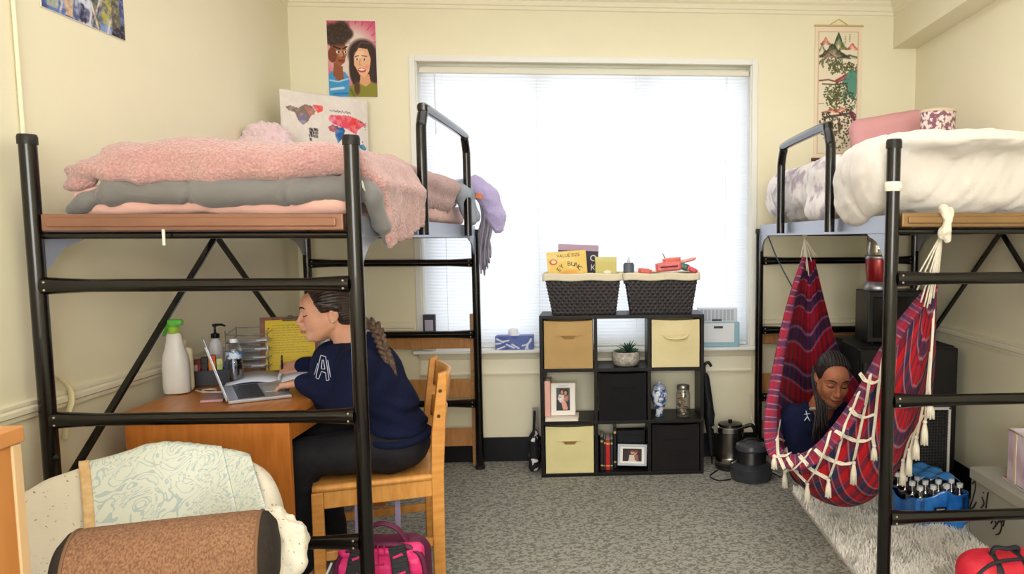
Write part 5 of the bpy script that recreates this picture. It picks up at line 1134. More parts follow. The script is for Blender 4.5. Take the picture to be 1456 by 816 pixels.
def hand(s, wrist, F, N, thumb, sc=1., curl=((20, 25, 15),)*4, tdir=(.75, .6, -.25), tc=15, spread=1.):
    F = Vector(F).normalized(); N = (Vector(N)-Vector(N).dot(F)*F).normalized(); S = Vector(thumb); S = (S-S.dot(F)*F-S.dot(N)*N).normalized(); w = Vector(wrist)
    R = Matrix((F, S, N)).transposed(); tips = []
    s.box(w+F*.046*sc, np.array((.047, .039, .0135))*sc, .0125*sc, R, k=.010*sc); s.ell(w+F*.03*sc+S*.026*sc-N*.006*sc, np.array((.030, .018, .015))*sc, R, k=.010*sc)
    lens = ((.040, .025, .020), (.044, .029, .021), (.041, .027, .020), (.032, .021, .018))
    for i, o in enumerate((.0285, .0095, -.0095, -.0275)):
        p = w+F*(.086-.004*abs(i-1))*sc+S*o*sc; ax = F.cross(N); d = rot_about(F, N, 0)+S*(.5-.33*i)*.16*spread; d.normalize(); r = (.0088, .0090, .0086, .0076)[i]*sc
        ax = d.cross(N).normalized(); a = 0; pts = [p-d*.012*sc]; pts.append(p)
        for j in range(3):
            a += math.radians(curl[i % len(curl)][j]); p = p+rot_about(d, ax, -a)*lens[i][j]*sc; pts.append(p)
        rs = [r*1.05, r*1.02, r*.95, r*.88, r*.74]
        for j in range(4): s.cap(pts[j], pts[j+1], rs[j], rs[j+1], k=.0035*sc)
        tips.append(pts[-1])
    d = (F*tdir[0]+S*tdir[1]+N*tdir[2]).normalized(); p0 = w+F*.022*sc+S*.026*sc-N*.004*sc; p1 = p0+d*.036*sc; d2 = rot_about(d, N, math.radians(tc)*(1 if F.cross(S).dot(N) < 0 else -1)); p2 = p1+d2*.030*sc; p3 = p2+rot_about(d2, N, 0)*.022*sc
    for a_, b_, ra, rb_ in ((p0, p1, .0125, .0108), (p1, p2, .0105, .0092), (p2, p3, .0092, .0075)): s.cap(a_, b_, ra*sc, rb_*sc, k=.005*sc)
    tips.append(p3); return tips
from mathutils.bvhtree import BVHTree
def bvh_of(o):
    me = o.data; return BVHTree.FromPolygons([v.co[:] for v in me.vertices], [p.vertices[:] for p in me.polygons])
# ------------------------------------------------------------------ woman at the desk
f0 = Vector((-.945, -.327, 0)).normalized(); l0 = Vector((-f0.y, f0.x, 0))   # l0: her left, towards the camera
root = Vector((-.87, 3.05, 0))
w1 = thing('person', 'seated woman in navy hoodie writing at the desk, long braid down her back', 'person', root)
HC = P(464, 446, y=3.0); tiltf = (f0+Vector((0, 0, -.07))).normalized(); HM = frame(tiltf); hs = .93
SK1, LIP1 = (206, 152, 124), (172, 92, 86)
s = SDF(.02); T1 = head_volumes(s, HC, HM, hs)
neck = Vector((-1.005, 3.01, .955))
s.cap(T1((-.035, 0, -.05)), neck+Vector((.01, 0, .03)), .050, .054, k=.02).cap(neck+Vector((.01, 0, .03)), neck-Vector((-.01, 0, .06)), .056, .075, k=.03)
shN, shF = neck+l0*.155+Vector((.03, 0, -.055)), neck-l0*.155+Vector((-.0, 0, -.055))
elN, elF = Vector((-.962, 2.835, .745)), Vector((-1.115, 3.345, .80))
wrN, wrF = P(432, 545, y=2.935)+Vector((0, 0, .004)), Vector((-1.335, 3.392, .815))
hipC = Vector((-.87, 3.055, .572))
s.ell(neck+Vector((.045, 0, -.16)), (.085, .135, .13), frame(f0), k=.04).ell(hipC+Vector((-.02, 0, .12)), (.09, .12, .14), frame(f0), k=.05).ell(hipC, (.11, .15, .085), frame(f0), k=.05)
for sh_, el_, wr_ in ((shN, elN, wrN), (shF, elF, wrF)): s.cap(sh_, el_, .045, .036, k=.03).cap(el_, wr_, .035, .026, k=.02)
hN = P(404, 546, y=2.99); FN = Vector(hN-wrN).normalized(); FN.z *= .5
tipsN = hand(s, wrN+FN*.012, FN+Vector((0, 0, -.10)), (.05, -.12, 1), (-.3, 1, 0), .98, ((18, 24, 12), (14, 22, 12), (14, 24, 14), (18, 26, 14)), (.8, .5, -.25))
FF = Vector((-.96, -.12, -.22))
tipsF = hand(s, wrF+Vector((-.012, 0, -.004)), FF, (.0, -.62, .75), (-.35, -.75, -.35), .98, ((40, 52, 30), (48, 60, 36), (58, 62, 40), (64, 62, 40)), (.85, .35, -.3), -12)
knN, knF = Vector((-1.155, 2.865, .545)), Vector((-1.185, 3.10, .545)); anN, anF = Vector((-1.185, 2.885, .11)), Vector((-1.165, 3.20, .11))
for hp, kn, an in ((hipC+l0*.08, knN, anN), (hipC-l0*.08, knF, anF)):
    s.cap(hp, kn, .072, .048, k=.03).cap(kn, an, .046, .032, k=.02).cap(an, an+Vector((.02, 0, -.06)), .033, .034, k=.02).cap(an+Vector((.02, 0, -.062)), an+Vector((-.13, -.03, -.078)), .032, .022, k=.02)
body1 = s.build('body', SKINC('olive_skin'), .0040, None, color=lambda v: face_paint(T1, HC, HM, hs, v, SK1, LIP1, (206, 122, 104)))
def attach(o, par):
    o.parent = par; o.matrix_parent_inverse = Matrix.Translation(-Vector(par.location)); return o
attach(body1, w1); face_lines(T1, HM, hs, body1, (0, 0, 0), (34, 24, 22))
MB().ell(T1((-.020, .082, -.030)), (.004, .003, .004), 8).build('earring', mat('silver_stud', (220, 216, 210), .2, metal=1), body1, smooth='all')
# hair
A = np.array(HM); h = SDF(.02)
h.ell(T1((-.030, 0, .044)), np.array((.107, .083, .096))*hs, A).ell(T1((-.078, 0, -.015)), np.array((.060, .066, .070))*hs, A, k=.04)
h.ell(T1((.100, 0, -.004)), np.array((.085, .12, .088))*hs, A, k=.012, op=-1)
for y in (1, -1): h.ell(T1((.002, y*.080, -.050)), np.array((.055, .040, .062))*hs, A, k=.012, op=-1)
for y in (1, -1): h.cap(T1((.030, y*.070, .052)), T1((-.045, y*.078, .030)), .010*hs, .012*hs, k=.012)
def hairwr(v):
    q = (v-np.array(HC))@A/hs; a_ = np.arctan2(q[:, 2]-.02, q[:, 1]); return .0016*np.sin(a_*46+q[:, 0]*30)+fbm(v, (40, 40, 40), 2)*.0012
hairm = mat('dark_brown_hair', (30, 21, 19), .42, c2=(54, 38, 32), vscale=60, stretch=(1, 1, .3), spec=.5)
attach(h.build('hair', hairm, .0042, None, wr=hairwr), w1)
bp_ = spline([T1((-.098, .020, -.045)), P(531, 462, y=2.965), P(541, 484, y=2.945), P(549, 506, y=2.94), P(555, 522, y=2.945), P(557, 537, y=2.95)], 6)
b = SDF(.006); bp_ = bp_[::2]; n_ = len(bp_)-1
for i in range(n_):
    t_ = i/n_; r = .0215*(1-.28*t_); d = (bp_[i+1]-bp_[i]).normalized(); sd = d.cross(Vector((0, -1, .2))).normalized()
    for sg in (1, -1): b.ell(bp_[i].lerp(bp_[i+1], .25 if sg > 0 else .75)+sd*sg*r*.55, (r*1.05, r*.50, r*.66), frame((d+sd*-sg*.9).normalized(), (0, -1, .1)), k=.0012)
b.ell(bp_[-1]+Vector((.004, 0, -.012)), (.020, .018, .034), k=.008)
attach(b.build('braid', mat('brown_braid_hair', (62, 46, 38), .5, c2=(104, 82, 66), vscale=70, spec=.4), .0032, None, wr=lambda v: fbm(v, (130, 130, 130), 1)*.001), w1)
# hoodie
navy = mat('navy_sweatshirt', (19, 25, 54), .9, var=.15, vscale=14, bump=.15, bscale=160, spec=.2)
s = SDF(.04); Rf = frame(f0)
cc_ = neck.lerp(hipC, .40)
s.ell(cc_+Vector((.018, .01, .01)), (.135, .185, .155), Rf).ell(hipC+Vector((-.015, 0, .135)), (.135, .170, .120), Rf).ell(hipC+Vector((.01, 0, .045)), (.140, .176, .070), Rf)
s.ell(P(474, 528, y=2.99), (.085, .140, .125), Rf).ell(P(478, 560, y=2.99), (.09, .15, .10), Rf)
s.cap(shN, shF, .060).ell(neck+Vector((.0, 0, -.035)), (.075, .10, .055), Rf)
for a_, b_, c_ in ((shN, elN, wrN), (shF, elF, wrF)): s.cap(a_, b_, .064, .056, k=.035).cap(b_, c_.lerp(b_, .10), .054, .040, k=.025).cap(c_.lerp(b_, .16), c_.lerp(b_, .02), .040, .036, k=.01)
s.ell(neck-f0*.075+Vector((0, 0, .0)), (.050, .095, .050), Rf, k=.03)
s.cap(T1((-.02, 0, -.06)), neck+f0*.035+Vector((0, 0, .035)), .047, .050, k=.01, op=-1); s.ell(neck+f0*.07+Vector((0, 0, .05)), (.06, .05, .075), Rf, k=.012, op=-1)
def fold(v):
    z = v[:, 2]; back = np.clip((v[:, 0]+.90)/.10, 0, 1); low = np.clip((.80-z)/.15, 0, 1)
    q = v.copy(); q[:, 2] += .35*(v[:, 0]+.8)*(1+.3*np.sin(v[:, 1]*9))
    return fbm(v, (8, 8, 12), 3)*.006+np.sin(q[:, 2]*105+2*fbm(v, (8, 8, 5), 2))*.0065*low*(.25+.75*back)
attach(s.build('hooded_sweatshirt', navy, .0065, None, wr=fold), w1)
hm = s.build  # hem rib
g = MB(); ring = [hipC+Vector((.012, 0, .012))+Rf @ Vector((.146*math.cos(a_), .182*math.sin(a_), .006*math.sin(3*a_))) for a_ in [i*PI/20 for i in range(40)]]
attach(g.tube(ring, .016, 10, closed=True).build('hem_band', navy, None, smooth='all'), w1)
for c_, d_ in ((wrN, (wrN-elN).normalized()), (wrF, (wrF-elF).normalized())):
    g = MB(); g.tube([c_-d_*.035, c_-d_*.02, c_-d_*.002, c_+d_*.010], [.036, .0405, .040, .034], 18, flat=.92); attach(g.build('cuff', navy, None, smooth='all'), w1)
# white outlined letter emblem on the chest
wm = mat('white_chest_print', (206, 212, 230), .7); cen = P(457, 522, y=2.86)
from mathutils.bvhtree import BVHTree
def bvh_of(o):
    me = o.data; return BVHTree.FromPolygons([v.co[:] for v in me.vertices], [p.vertices[:] for p in me.polygons])
hood = [o for o in w1.children if o.name.startswith('hooded')][0]; BV = bvh_of(hood); eye = Vector((0, 0, EYE))
def on(BVH, px, py, off=.004, far=None):
    d = (P(px, py, y=3.)-eye).normalized(); r = BVH.ray_cast(eye, d)
    return (r[0]-d*off) if r[0] is not None else (P(px, py, y=far) if far else None)
def decal(BVH, lines, r, name, m, par, off=.003):
    g = MB()
    for L_ in lines:
        L2 = []
        for (a_, b_) in zip(L_, L_[1:]):
            for k in range(4): L2.append((a_[0]+(b_[0]-a_[0])*k/4, a_[1]+(b_[1]-a_[1])*k/4))
        q = [on(BVH, x, y, off) for x, y in L2+[L_[-1]]]; q = [p for p in q if p is not None]
        if len(q) > 1: g.tube(q, r, 6, flat=.8)
    if g.v: return attach(g.build(name, m, None, smooth='all'), par)
decal(BV, [[(456, 505), (449, 537), (453, 539), (457, 528), (463, 530), (464, 541), (468, 540), (463, 507), (456, 505)], [(458, 512), (457, 524), (462, 525), (460, 512), (458, 512)], [(452, 516), (447, 533)], [(466, 512), (470, 536)]], .0014, 'chest_emblem', wm, w1)
# trousers and slippers
s = SDF(.04); s.ell(hipC+Vector((.0, 0, -.02)), (.152, .186, .092), Rf).ell(hipC+Vector((.035, 0, -.045)), (.115, .180, .082), Rf)
for hp, kn, an in ((hipC+l0*.085, knN, anN), (hipC-l0*.085, knF, anF)): s.cap(hp+Vector((0, 0, -.025)), kn, .097, .074, k=.03).cap(kn, an, .070, .056, k=.03)
s.box((-.9, 3.05, .30), (.5, .5, .148), .01, k=.02, op=-1) if False else None
trm = mat('black_leggings', (24, 24, 30), .8, var=.2, vscale=20, bump=.12, bscale=90)
attach(s.build('trousers', trm, .007, None, wr=lambda v: fbm(v, (14, 14, 20), 3)*.004), w1)
for an in (anN, anF):
    q = SDF(.015).cap(an+Vector((-.02, -.006, -.082)), an+Vector((-.14, -.034, -.086)), .030, .028).ell(an+Vector((-.10, -.025, -.066)), (.05, .040, .028), frame((-.97, -.23, 0)))
    q.cap(an+Vector((.04, .01, -.096)), an+Vector((-.14, -.034, -.098)), .020, .022); attach(q.build('slipper', mat('white_slipper', (226, 222, 214), .8), .006, None), w1)
# pen in her hand
tg = (tipsF[0]+tipsF[4])/2; t = thing('pen', 'black pen held upright in the writing hand of the seated woman', 'pen', tg)
pd = Vector((.035, -.03, 1)).normalized()
MB().tube([-pd*.03, -pd*.022, pd*.12], [.001, .0044, .0044], 10).build('barrel', mat('black_gloss_plastic', (20, 20, 22)), t, smooth=True); MB().tube([pd*.121, pd*.140], .0036, 10).build('cap', mat('black_pen_cap', (30, 28, 32), .3), t, smooth=True); MB().tube([pd*.02, pd*.03], .0046, 10).build('grip_ring', mat('silver_wire', (176, 176, 182)), t, smooth=True)
# ================================================================== hammock under the right bed
def pts(L): return spline([P(a, b, y=c) for a, b, c in L], 12)
Lr = pts([(1146, 366, 3.72), (1127, 440, 3.66), (1111, 530, 3.45), (1103, 600, 3.18), (1112, 641, 2.98), (1150, 642, 2.86), (1203, 583, 2.79), (1264, 477, 2.69), (1308, 420, 2.60), (1326, 400, 2.56)])
Rr = pts([(1158, 368, 3.74), (1173, 430, 3.76), (1194, 500, 3.78), (1232, 560, 3.72), (1280, 600, 3.55), (1308, 612, 3.35), (1322, 580, 3.10), (1329, 520, 2.86), (1331, 450, 2.66), (1332, 402, 2.57)])
Bt = pts([(1152, 372, 3.77), (1150, 440, 3.88), (1150, 545, 3.90), (1158, 640, 3.80), (1174, 692, 3.46), (1203, 718, 3.14), (1236, 708, 2.94), (1268, 652, 2.82), (1302, 540, 2.70), (1329, 410, 2.57)])
NS, NV = len(Lr)-1, 190; NU = 480
def hpt(a, v, off=0):
    t = a*NS; i = min(int(t), NS-1); f = t-i; L, R, B = (q[i].lerp(q[i+1], f) for q in (Lr, Rr, Bt)); Cc = B*2-(L+R)*.5
    return L*(1-v)**2+Cc*(2*v*(1-v))+R*v*v
def plaid(a, v, rim=False):
    a, v = np.asarray(a, float), np.asarray(v, float)
    red, dred, navy_, dk, mag = (np.array(c)/255. for c in ((158, 32, 42), (106, 24, 38), (42, 45, 70), (32, 28, 44), (128, 58, 104)))
    x = (v*11) % 1.; y = (a*17+.12*np.sin(v*9)) % 1.
    cv_ = np.where((x < .40)[..., None], red, np.where((x < .55)[..., None], dred, np.where((x < .92)[..., None], navy_, dk)))
    ca_ = np.where((y < .30)[..., None], red, np.where((y < .46)[..., None], dred, np.where((y < .84)[..., None], navy_, red)))
    c = cv_*.42+ca_*.58; c = c+.28*(c-c.mean(-1, keepdims=True))
    if rim: c = c*.6+mag*.4
    th2 = np.maximum(np.exp(-((y-.46)/.035)**2), np.exp(-((y-.86)/.03)**2)*.9)*(.85 if rim else .8); thin = np.exp(-((x-.55)/.05)**2)*.22
    w_ = np.clip(np.maximum(thin, th2), 0, 1)[..., None]; weave = (1+.05*np.sin(v*420))[..., None]
    return np.clip(c*(1-w_*.75)+w_*.75*np.array((.78, .70, .70)), 0, 1)*weave
cloth_m = mat('plaid_hammock_cotton', (150, 40, 50), .9, attr='Col', bump=.2, bscale=260)
kn = P(1342, 316, y=2.475)
ham = thing('hammock', 'red and navy plaid hammock with white macrame fringe hung under the right bed', 'hammock', (kn.x, 3.1, .1)); HL = Vector(ham.location)
V = []; AA = []; VV = []
for j in range(NV+1):
    for i in range(NU+1):
        a, v = i/NU, j/NV; p = hpt(a, v); gather = abs(a-.5)*2
        p = p+Vector((math.sin(v*26), math.cos(v*26)*.5, 0))*(.010*gather**4)*(math.sin(v*PI)); V.append(p-HL); AA.append(a); VV.append(v)
idx = np.arange((NU+1)*(NV+1)).reshape(NV+1, NU+1); Fq = np.stack([idx[:-1, :-1], idx[:-1, 1:], idx[1:, 1:], idx[1:, :-1]], -1).reshape(-1, 4)
AA, VV = np.array(AA), np.array(VV)
cl = raw_mesh('cloth', [tuple(p) for p in V], Fq, cloth_m, ham, plaid(AA, VV)*np.where(((AA < .42))[:, None], np.array((1., .95, 1.12)), 1))
md = cl.modifiers.new('solid', 'SOLIDIFY'); md.thickness = .003; md.offset = 0
HB = BVHTree.FromPolygons([p+HL for p in V], [tuple(int(x) for x in q) for q in Fq])
# rolled rim along the open edge: a folded band of the same cloth
nb = 14; V = []; cols = []
for i in range(NU+1):
    a = i/NU; c_ = hpt(a, 0)-HL; d = (hpt(min(1, a+.01), 0)-hpt(max(0, a-.01), 0)).normalized(); w_ = .010+.021*math.sin(PI*min(1, a*1.03))**.7
    toc = (eye-(c_+HL)).normalized(); sd = d.cross(toc).normalized(); dn = sd
    for k in range(nb):
        b_ = 2*PI*k/nb; V.append(c_+dn*(w_*.8+w_*math.cos(b_))+toc*(.013+.013*math.sin(b_)+.004*math.sin(a*60+b_*2)))
    cols += [(a*1.9, .05+k/nb*.30) for k in range(nb)]
Fr = [(i*nb+k, i*nb+(k+1) % nb, (i+1)*nb+(k+1) % nb, (i+1)*nb+k) for i in range(NU) for k in range(nb)]
ca2 = np.array(cols); raw_mesh('rolled_rim', [tuple(p) for p in V], Fr, cloth_m, ham, plaid(ca2[:, 0], ca2[:, 1], True))
RBV = BVHTree.FromPolygons([p+HL for p in V], Fr)
cordm = mat('cream_macrame_cotton', (230, 222, 204), .85, bump=.4, bscale=160)
def onham(px, py, off=.010):
    d = (P(px, py, y=3.)-eye).normalized(); best = None
    for T_ in (HB, RBV):
        r = T_.ray_cast(eye, d)
        if r[0] is not None and (best is None or r[3] < best[1]): best = (r[0], r[3])
    return best[0]-d*off if best else None
def cord(name, L, r=.0029, strands=3, off=.012):
    g = MB(); raw = []
    for (x0, y0), (x1, y1) in zip(L, L[1:]):
        for k in range(5): raw.append((x0+(x1-x0)*k/5, y0+(y1-y0)*k/5))
    raw.append(L[-1]); q = [onham(x, y, off) for x, y in raw]; known = [i for i, p in enumerate(q) if p is not None]
    if not known: return
    for i, p in enumerate(q):
        if p is None:
            j = min(known, key=lambda n: abs(n-i)); q[i] = P(raw[i][0], raw[i][1], y=q[j].y)
    q = [(q[max(0, i-1)]+q[i]*2+q[min(len(q)-1, i+1)])/4 for i in range(len(q))]
    for s_ in range(strands):
        o_ = (s_-(strands-1)/2)*r*1.7
        g.tube([p+Vector((o_*.75, 0, o_*.75))+Vector((0, 0, .001*math.sin(i*1.3+s_*2))) for i, p in enumerate(q)], r, 6)
    for i in range(len(g.v)): g.v[i] = tuple(Vector(g.v[i])-HL)
    g.build(name, cordm, ham, smooth='all')
for L in ([(1257, 500), (1249, 550), (1244, 600), (1241, 624), (1243, 634)], [(1238, 530), (1232, 570), (1225, 602), (1219, 632), (1214, 655)], [(1222, 556), (1213, 580), (1202, 602), (1196, 626), (1189, 653), (1179, 680)],
          [(1181, 612), (1175, 634), (1169, 650), (1158, 672), (1148, 686)], [(1153, 638), (1147, 648), (1141, 655), (1129, 667), (1116, 669)], [(1130, 640), (1123, 645), (1116, 648), (1103, 649)],
          [(1109, 596), (1105, 619), (1106, 646), (1116, 668)], [(1116, 626), (1119, 651), (1131, 669), (1148, 686)], [(1133, 644), (1143, 655), (1153, 667), (1163, 673), (1178, 681)],
          [(1158, 638), (1169, 648), (1186, 656), (1200, 660), (1213, 658)], [(1187, 612), (1200, 620), (1217, 627), (1232, 627), (1242, 621)], [(1208, 580), (1217, 590), (1230, 594), (1246, 588)], [(1222, 530), (1230, 541), (1242, 545), (1252, 540)], [(1103, 624), (1112, 626), (1118, 630)]): cord('macrame_cord', L)
def tassel(px, py0, py1, off=.016, y=None, w_=1.):
    p = onham(px, py0, off) if y is None else P(px, py0, y=y)
    if p is None: p = P(px, py0, y=3.2)
    L_ = (py1-py0)*p.y/FPX; g = MB(); q = p-HL
    g.ell(q, (.008*w_, .008*w_, .009), 10)
    n = 9
    for k in range(n):
        a_ = 2*PI*k/n; g.tube([q+Vector((.003*math.cos(a_), .003*math.sin(a_), -.004)), q+Vector((.008*w_*math.cos(a_), .008*w_*math.sin(a_), -L_*.5)), q+Vector((.010*w_*math.cos(a_+.2), .010*w_*math.sin(a_+.2), -L_+.003*math.sin(k*3)))], [.003, .0042*w_, .0036], 6)
    g.build('tassel', cordm, ham, smooth='all')
for x, a, b in ((1101, 649, 667), (1116, 671, 694), (1148, 688, 715), (1178, 683, 708), (1214, 658, 690), (1243, 634, 655)): tassel(x, a, b)
# fringe on the far right edge, hanging in front of the black cabinet
def hang(L, y, r=.003, n=2):
    g = MB(); q = spline([P(px, py, y=y)-HL for px, py in L], 5)
    for k in range(n): g.tube([p+Vector((.005*k, .002*k, 0)) for p in q], r, 6)
    g.build('macrame_cord', cordm, ham, smooth='all')
for L, y in (([(1327, 432), (1325, 480), (1321, 540), (1322, 572)], 2.62), ([(1322, 500), (1317, 560), (1315, 600)], 2.70), ([(1316, 560), (1309, 590), (1303, 622)], 2.76), ([(1312, 590), (1300, 615), (1293, 640)], 2.80), ([(1303, 610), (1292, 625), (1284, 655)], 2.86)): hang(L, y)
for x, a, b, y, w_ in ((1323, 572, 596, 2.62, 1.3), (1315, 600, 634, 2.70, 1.1), (1303, 622, 655, 2.76, 1.1), (1293, 640, 678, 2.80, 1.), (1284, 655, 692, 2.86, 1.)): tassel(x, a, b, y=y, w_=w_)
# suspension: fans of cord at both ends, tied to the bed
def fan(apex, ends, r=.0032, sag=.0):
    for e in ends:
        g = MB(); q = spline([apex-HL, (apex.lerp(e, .5)-HL)+Vector((0, 0, -sag)), e-HL], 5); g.tube(q, r, 6); g.build('suspension_cord', cordm, ham, smooth='all')
apB = P(1340, 330, y=2.50); fan(apB, [P(x, y, y=2.55) for x, y in ((1298, 404), (1304, 412), (1309, 430), (1314, 436), (1318, 438), (1322, 432), (1327, 424), (1331, 400), (1334, 392))])
apA = P(1144, 338, y=3.70); fan(apA, [P(x, y, y=3.73) for x, y in ((1139, 366), (1143, 372), (1147, 385), (1150, 392), (1154, 372), (1158, 366), (1162, 366))])
g = MB(); g.tube([apA-HL, P(1146, 322, y=3.72)-HL+Vector((0, 0, .0))], .012, 10); g.build('suspension_loop', mat('cream_webbing_strap', (232, 220, 178)), ham, smooth='all')
# white bow tied around the bed end frame
s = SDF(.008).chain([kn+Vector((-.012, -.022, .045)), kn+Vector((.002, -.026, .01)), kn+Vector((-.004, -.024, -.03)), kn+Vector((.006, -.018, -.058))], [.018, .013, .018, .012]).ell(kn+Vector((.014, -.02, .03)), (.012, .010, .022)).ell(kn+Vector((-.018, -.022, -.04)), (.012, .010, .02))
o = s.build('knotted_tie', cordm, .004, None, wr=lambda v: fbm(v, (60, 60, 60), 2)*.003); o.parent = ham; o.matrix_parent_inverse = Matrix.Translation(-HL)
tag(MB().tube(spline([P(1091, 332, y=4.44), P(1104, 365, y=4.42), P(1122, 400, y=4.40), P(1138, 428, y=4.40)], 5), .004, 8).build('thin_cord', mat('teal_cord', (70, 100, 112), .6), None, smooth=True), 'thin teal cord hanging from the corner of the right bed behind the hammock', 'cord')
# ------------------------------------------------------------------ girl sitting in the hammock
HC2 = P(1184, 541, y=3.26); f2 = Vector((-.02, -.94, -.24)).normalized(); HM2 = frame(f2, (.06, 0, 1)); hs2 = .93
w2 = thing('person', 'girl with long braids in a navy sweatshirt curled up inside the plaid hammock, looking down', 'person', (HC2.x, HC2.y, .2)); W2 = Vector(w2.location)
def attach2(o): o.parent = w2; o.matrix_parent_inverse = Matrix.Translation(-W2); return o
s = SDF(.02); T2 = head_volumes(s, HC2, HM2, hs2)
nk = HC2+Vector((-.02, .09, -.135)); R2 = frame((.1, -.97, 0))
s.cap(T2((-.035, 0, -.05)), nk, .046, .050, k=.02).cap(nk, nk+Vector((-.01, .03, -.07)), .052, .07, k=.03)
ch, hp2 = nk+Vector((-.015, .06, -.13)), nk+Vector((.01, .0, -.29))
s.ell(ch, (.085, .13, .12), R2, k=.04).ell(hp2, (.10, .14, .085), R2, k=.04)
sR, sL = nk+Vector((-.135, .02, -.060)), nk+Vector((.135, .04, -.060)); eR, eL = sR+Vector((.012, -.07, -.20)), sL+Vector((-.005, -.07, -.20)); wR, wL = eR+Vector((.10, -.10, .075)), eL+Vector((-.08, -.10, .075))
for a_, b_, c_ in ((sR, eR, wR), (sL, eL, wL)): s.cap(a_, b_, .042, .034, k=.03).cap(b_, c_, .033, .025, k=.02)
hand(s, wR, (.55, -.7, .15), (-.1, .5, .85), (.8, .6, .1), .9, ((35, 45, 25),)*4); hand(s, wL, (-.5, -.75, .15), (.1, .5, .85), (-.8, .6, .1), .9, ((35, 45, 25),)*4)
for d in (-1, 1):
    k_ = hp2+Vector((d*.075+.04, -.20, .09)); a_ = k_+Vector((-d*.03, .07, -.15)); s.cap(hp2+Vector((d*.07, 0, -.01)), k_, .062, .046, k=.03).cap(k_, a_, .044, .034, k=.02).cap(a_, a_+Vector((.0, -.09, -.015)), .028, .02, k=.02)
SK2, LIP2 = (160, 102, 74), (134, 70, 62)
b2 = s.build('body', SKINC('brown_skin'), .0038, None, color=lambda v: face_paint(T2, HC2, HM2, hs2, v, SK2, LIP2, (164, 96, 68), (116, 70, 50))); attach2(b2); face_lines(T2, HM2, hs2, b2, (0, 0, 0), (26, 20, 18), '_black')
A2 = np.array(HM2); h = SDF(.02).ell(T2((-.030, 0, .042)), np.array((.102, .081, .094))*hs2, A2); h.ell(T2((.098, 0, -.008)), np.array((.078, .10, .070))*hs2, A2, k=.014, op=-1)
for y in (1, -1): h.ell(T2((.004, y*.085, -.055)), np.array((.055, .035, .058))*hs2, A2, k=.012, op=-1)
blackh = mat('black_braid_hair', (22, 17, 18), .45, c2=(40, 31, 30), vscale=90, spec=.4)
hair2 = h.build('hair', blackh, .0042, None); attach2(hair2)
for i in range(11):     # cornrows from the hairline back over the crown
    yy = -.075+.15*i/10; q = []
    for k in range(9):
        t_ = k/8; ang_ = math.radians(38+115*t_); rr = math.sqrt(max(.02, 1-(yy/.086)**2)); q.append(T2((-.028+.103*math.cos(ang_)*rr, yy*(1-.15*t_), .040+.096*math.sin(ang_)*rr)))
    g = MB(); g.tube(q, [.0035+.0012*(k % 2) for k in range(9)], 8); attach2(g.build('cornrow', mat('black_cornrow', (34, 27, 26), .5), None, smooth='all'))
root_b = T2((-.055, -.070, -.01))
for i in range(17):     # long loose braids over her right shoulder
    t_ = i/16; x1 = 1144+38*t_; a0 = T2((-.085+.075*t_, -.076-.004*math.sin(i), .035-.055*t_))
    mid = P(1161+12*t_+2*math.sin(i*2.1), 575, y=3.15+.02*math.sin(i)); m2 = P(1157+18*t_+3*math.sin(i*1.7), 605, y=3.11+.02*math.cos(i*2)); e_ = P(x1+10+6*math.sin(i*1.3), 628+10*math.sin(i*2.3)**2, y=3.12)
    q = spline([a0, a0+Vector((-.012, -.02, -.05)), mid, m2, e_], 8); g = MB()
    g.tube(q, [.0048*(1+.16*math.sin(k*2.4))*(1-.35*k/len(q)) for k in range(len(q))], 7); attach2(g.build('braid', blackh, None, smooth='all'))
s = SDF(.035); s.ell(ch, (.115, .165, .135), R2).ell(hp2+Vector((0, .01, .05)), (.125, .16, .10), R2).cap(sR, sL, .055)
for a_, b_, c_ in ((sR, eR, wR), (sL, eL, wL)): s.cap(a_, b_, .062, .052, k=.035).cap(b_, c_.lerp(b_, .12), .050, .036, k=.02)
s.cap(nk+Vector((0, -.02, .05)), nk+Vector((0, .0, -.03)), .048, .05, k=.01, op=-1)
attach2(s.build('sweatshirt', navy, .0065, None, wr=lambda v: fbm(v, (12, 12, 16), 3)*.006))
gg = MB(); R3 = frame((.1, -.95, .3)); gg.tube([nk+Vector((0, -.012, -.012))+R3 @ Vector((.054*math.cos(a_), .058*math.sin(a_), 0)) for a_ in [i*PI/14 for i in range(28)]], .008, 8, closed=True); attach2(gg.build('collar', mat('grey_ribbed_collar', (168, 160, 156), .8), None, smooth='all'))
s = SDF(.035).ell(hp2, (.125, .155, .09), R2)
for d in (-1, 1):
    k_ = hp2+Vector((d*.075+.04, -.20, .09)); a_ = k_+Vector((-d*.03, .07, -.15)); s.cap(hp2+Vector((d*.075, 0, -.01)), k_, .082, .062, k=.03).cap(k_, a_, .058, .046, k=.02)
attach2(s.build('trousers', trm, .008, None))
sw = [o for o in w2.children if o.name.startswith('sweatshirt')][0]; SB = bvh_of(sw)
g = MB()
for L in ([(1146, 584), (1148, 592), (1144, 598)], [(1148, 592), (1152, 599)], [(1144, 589), (1152, 588)]):
    q = [on(SB, x, y, .003) for x, y in L]
    if all(p is not None for p in q): g.tube(q, .0022, 6)
if g.v: attach2(g.build('chest_emblem', wm, None, smooth='all'))
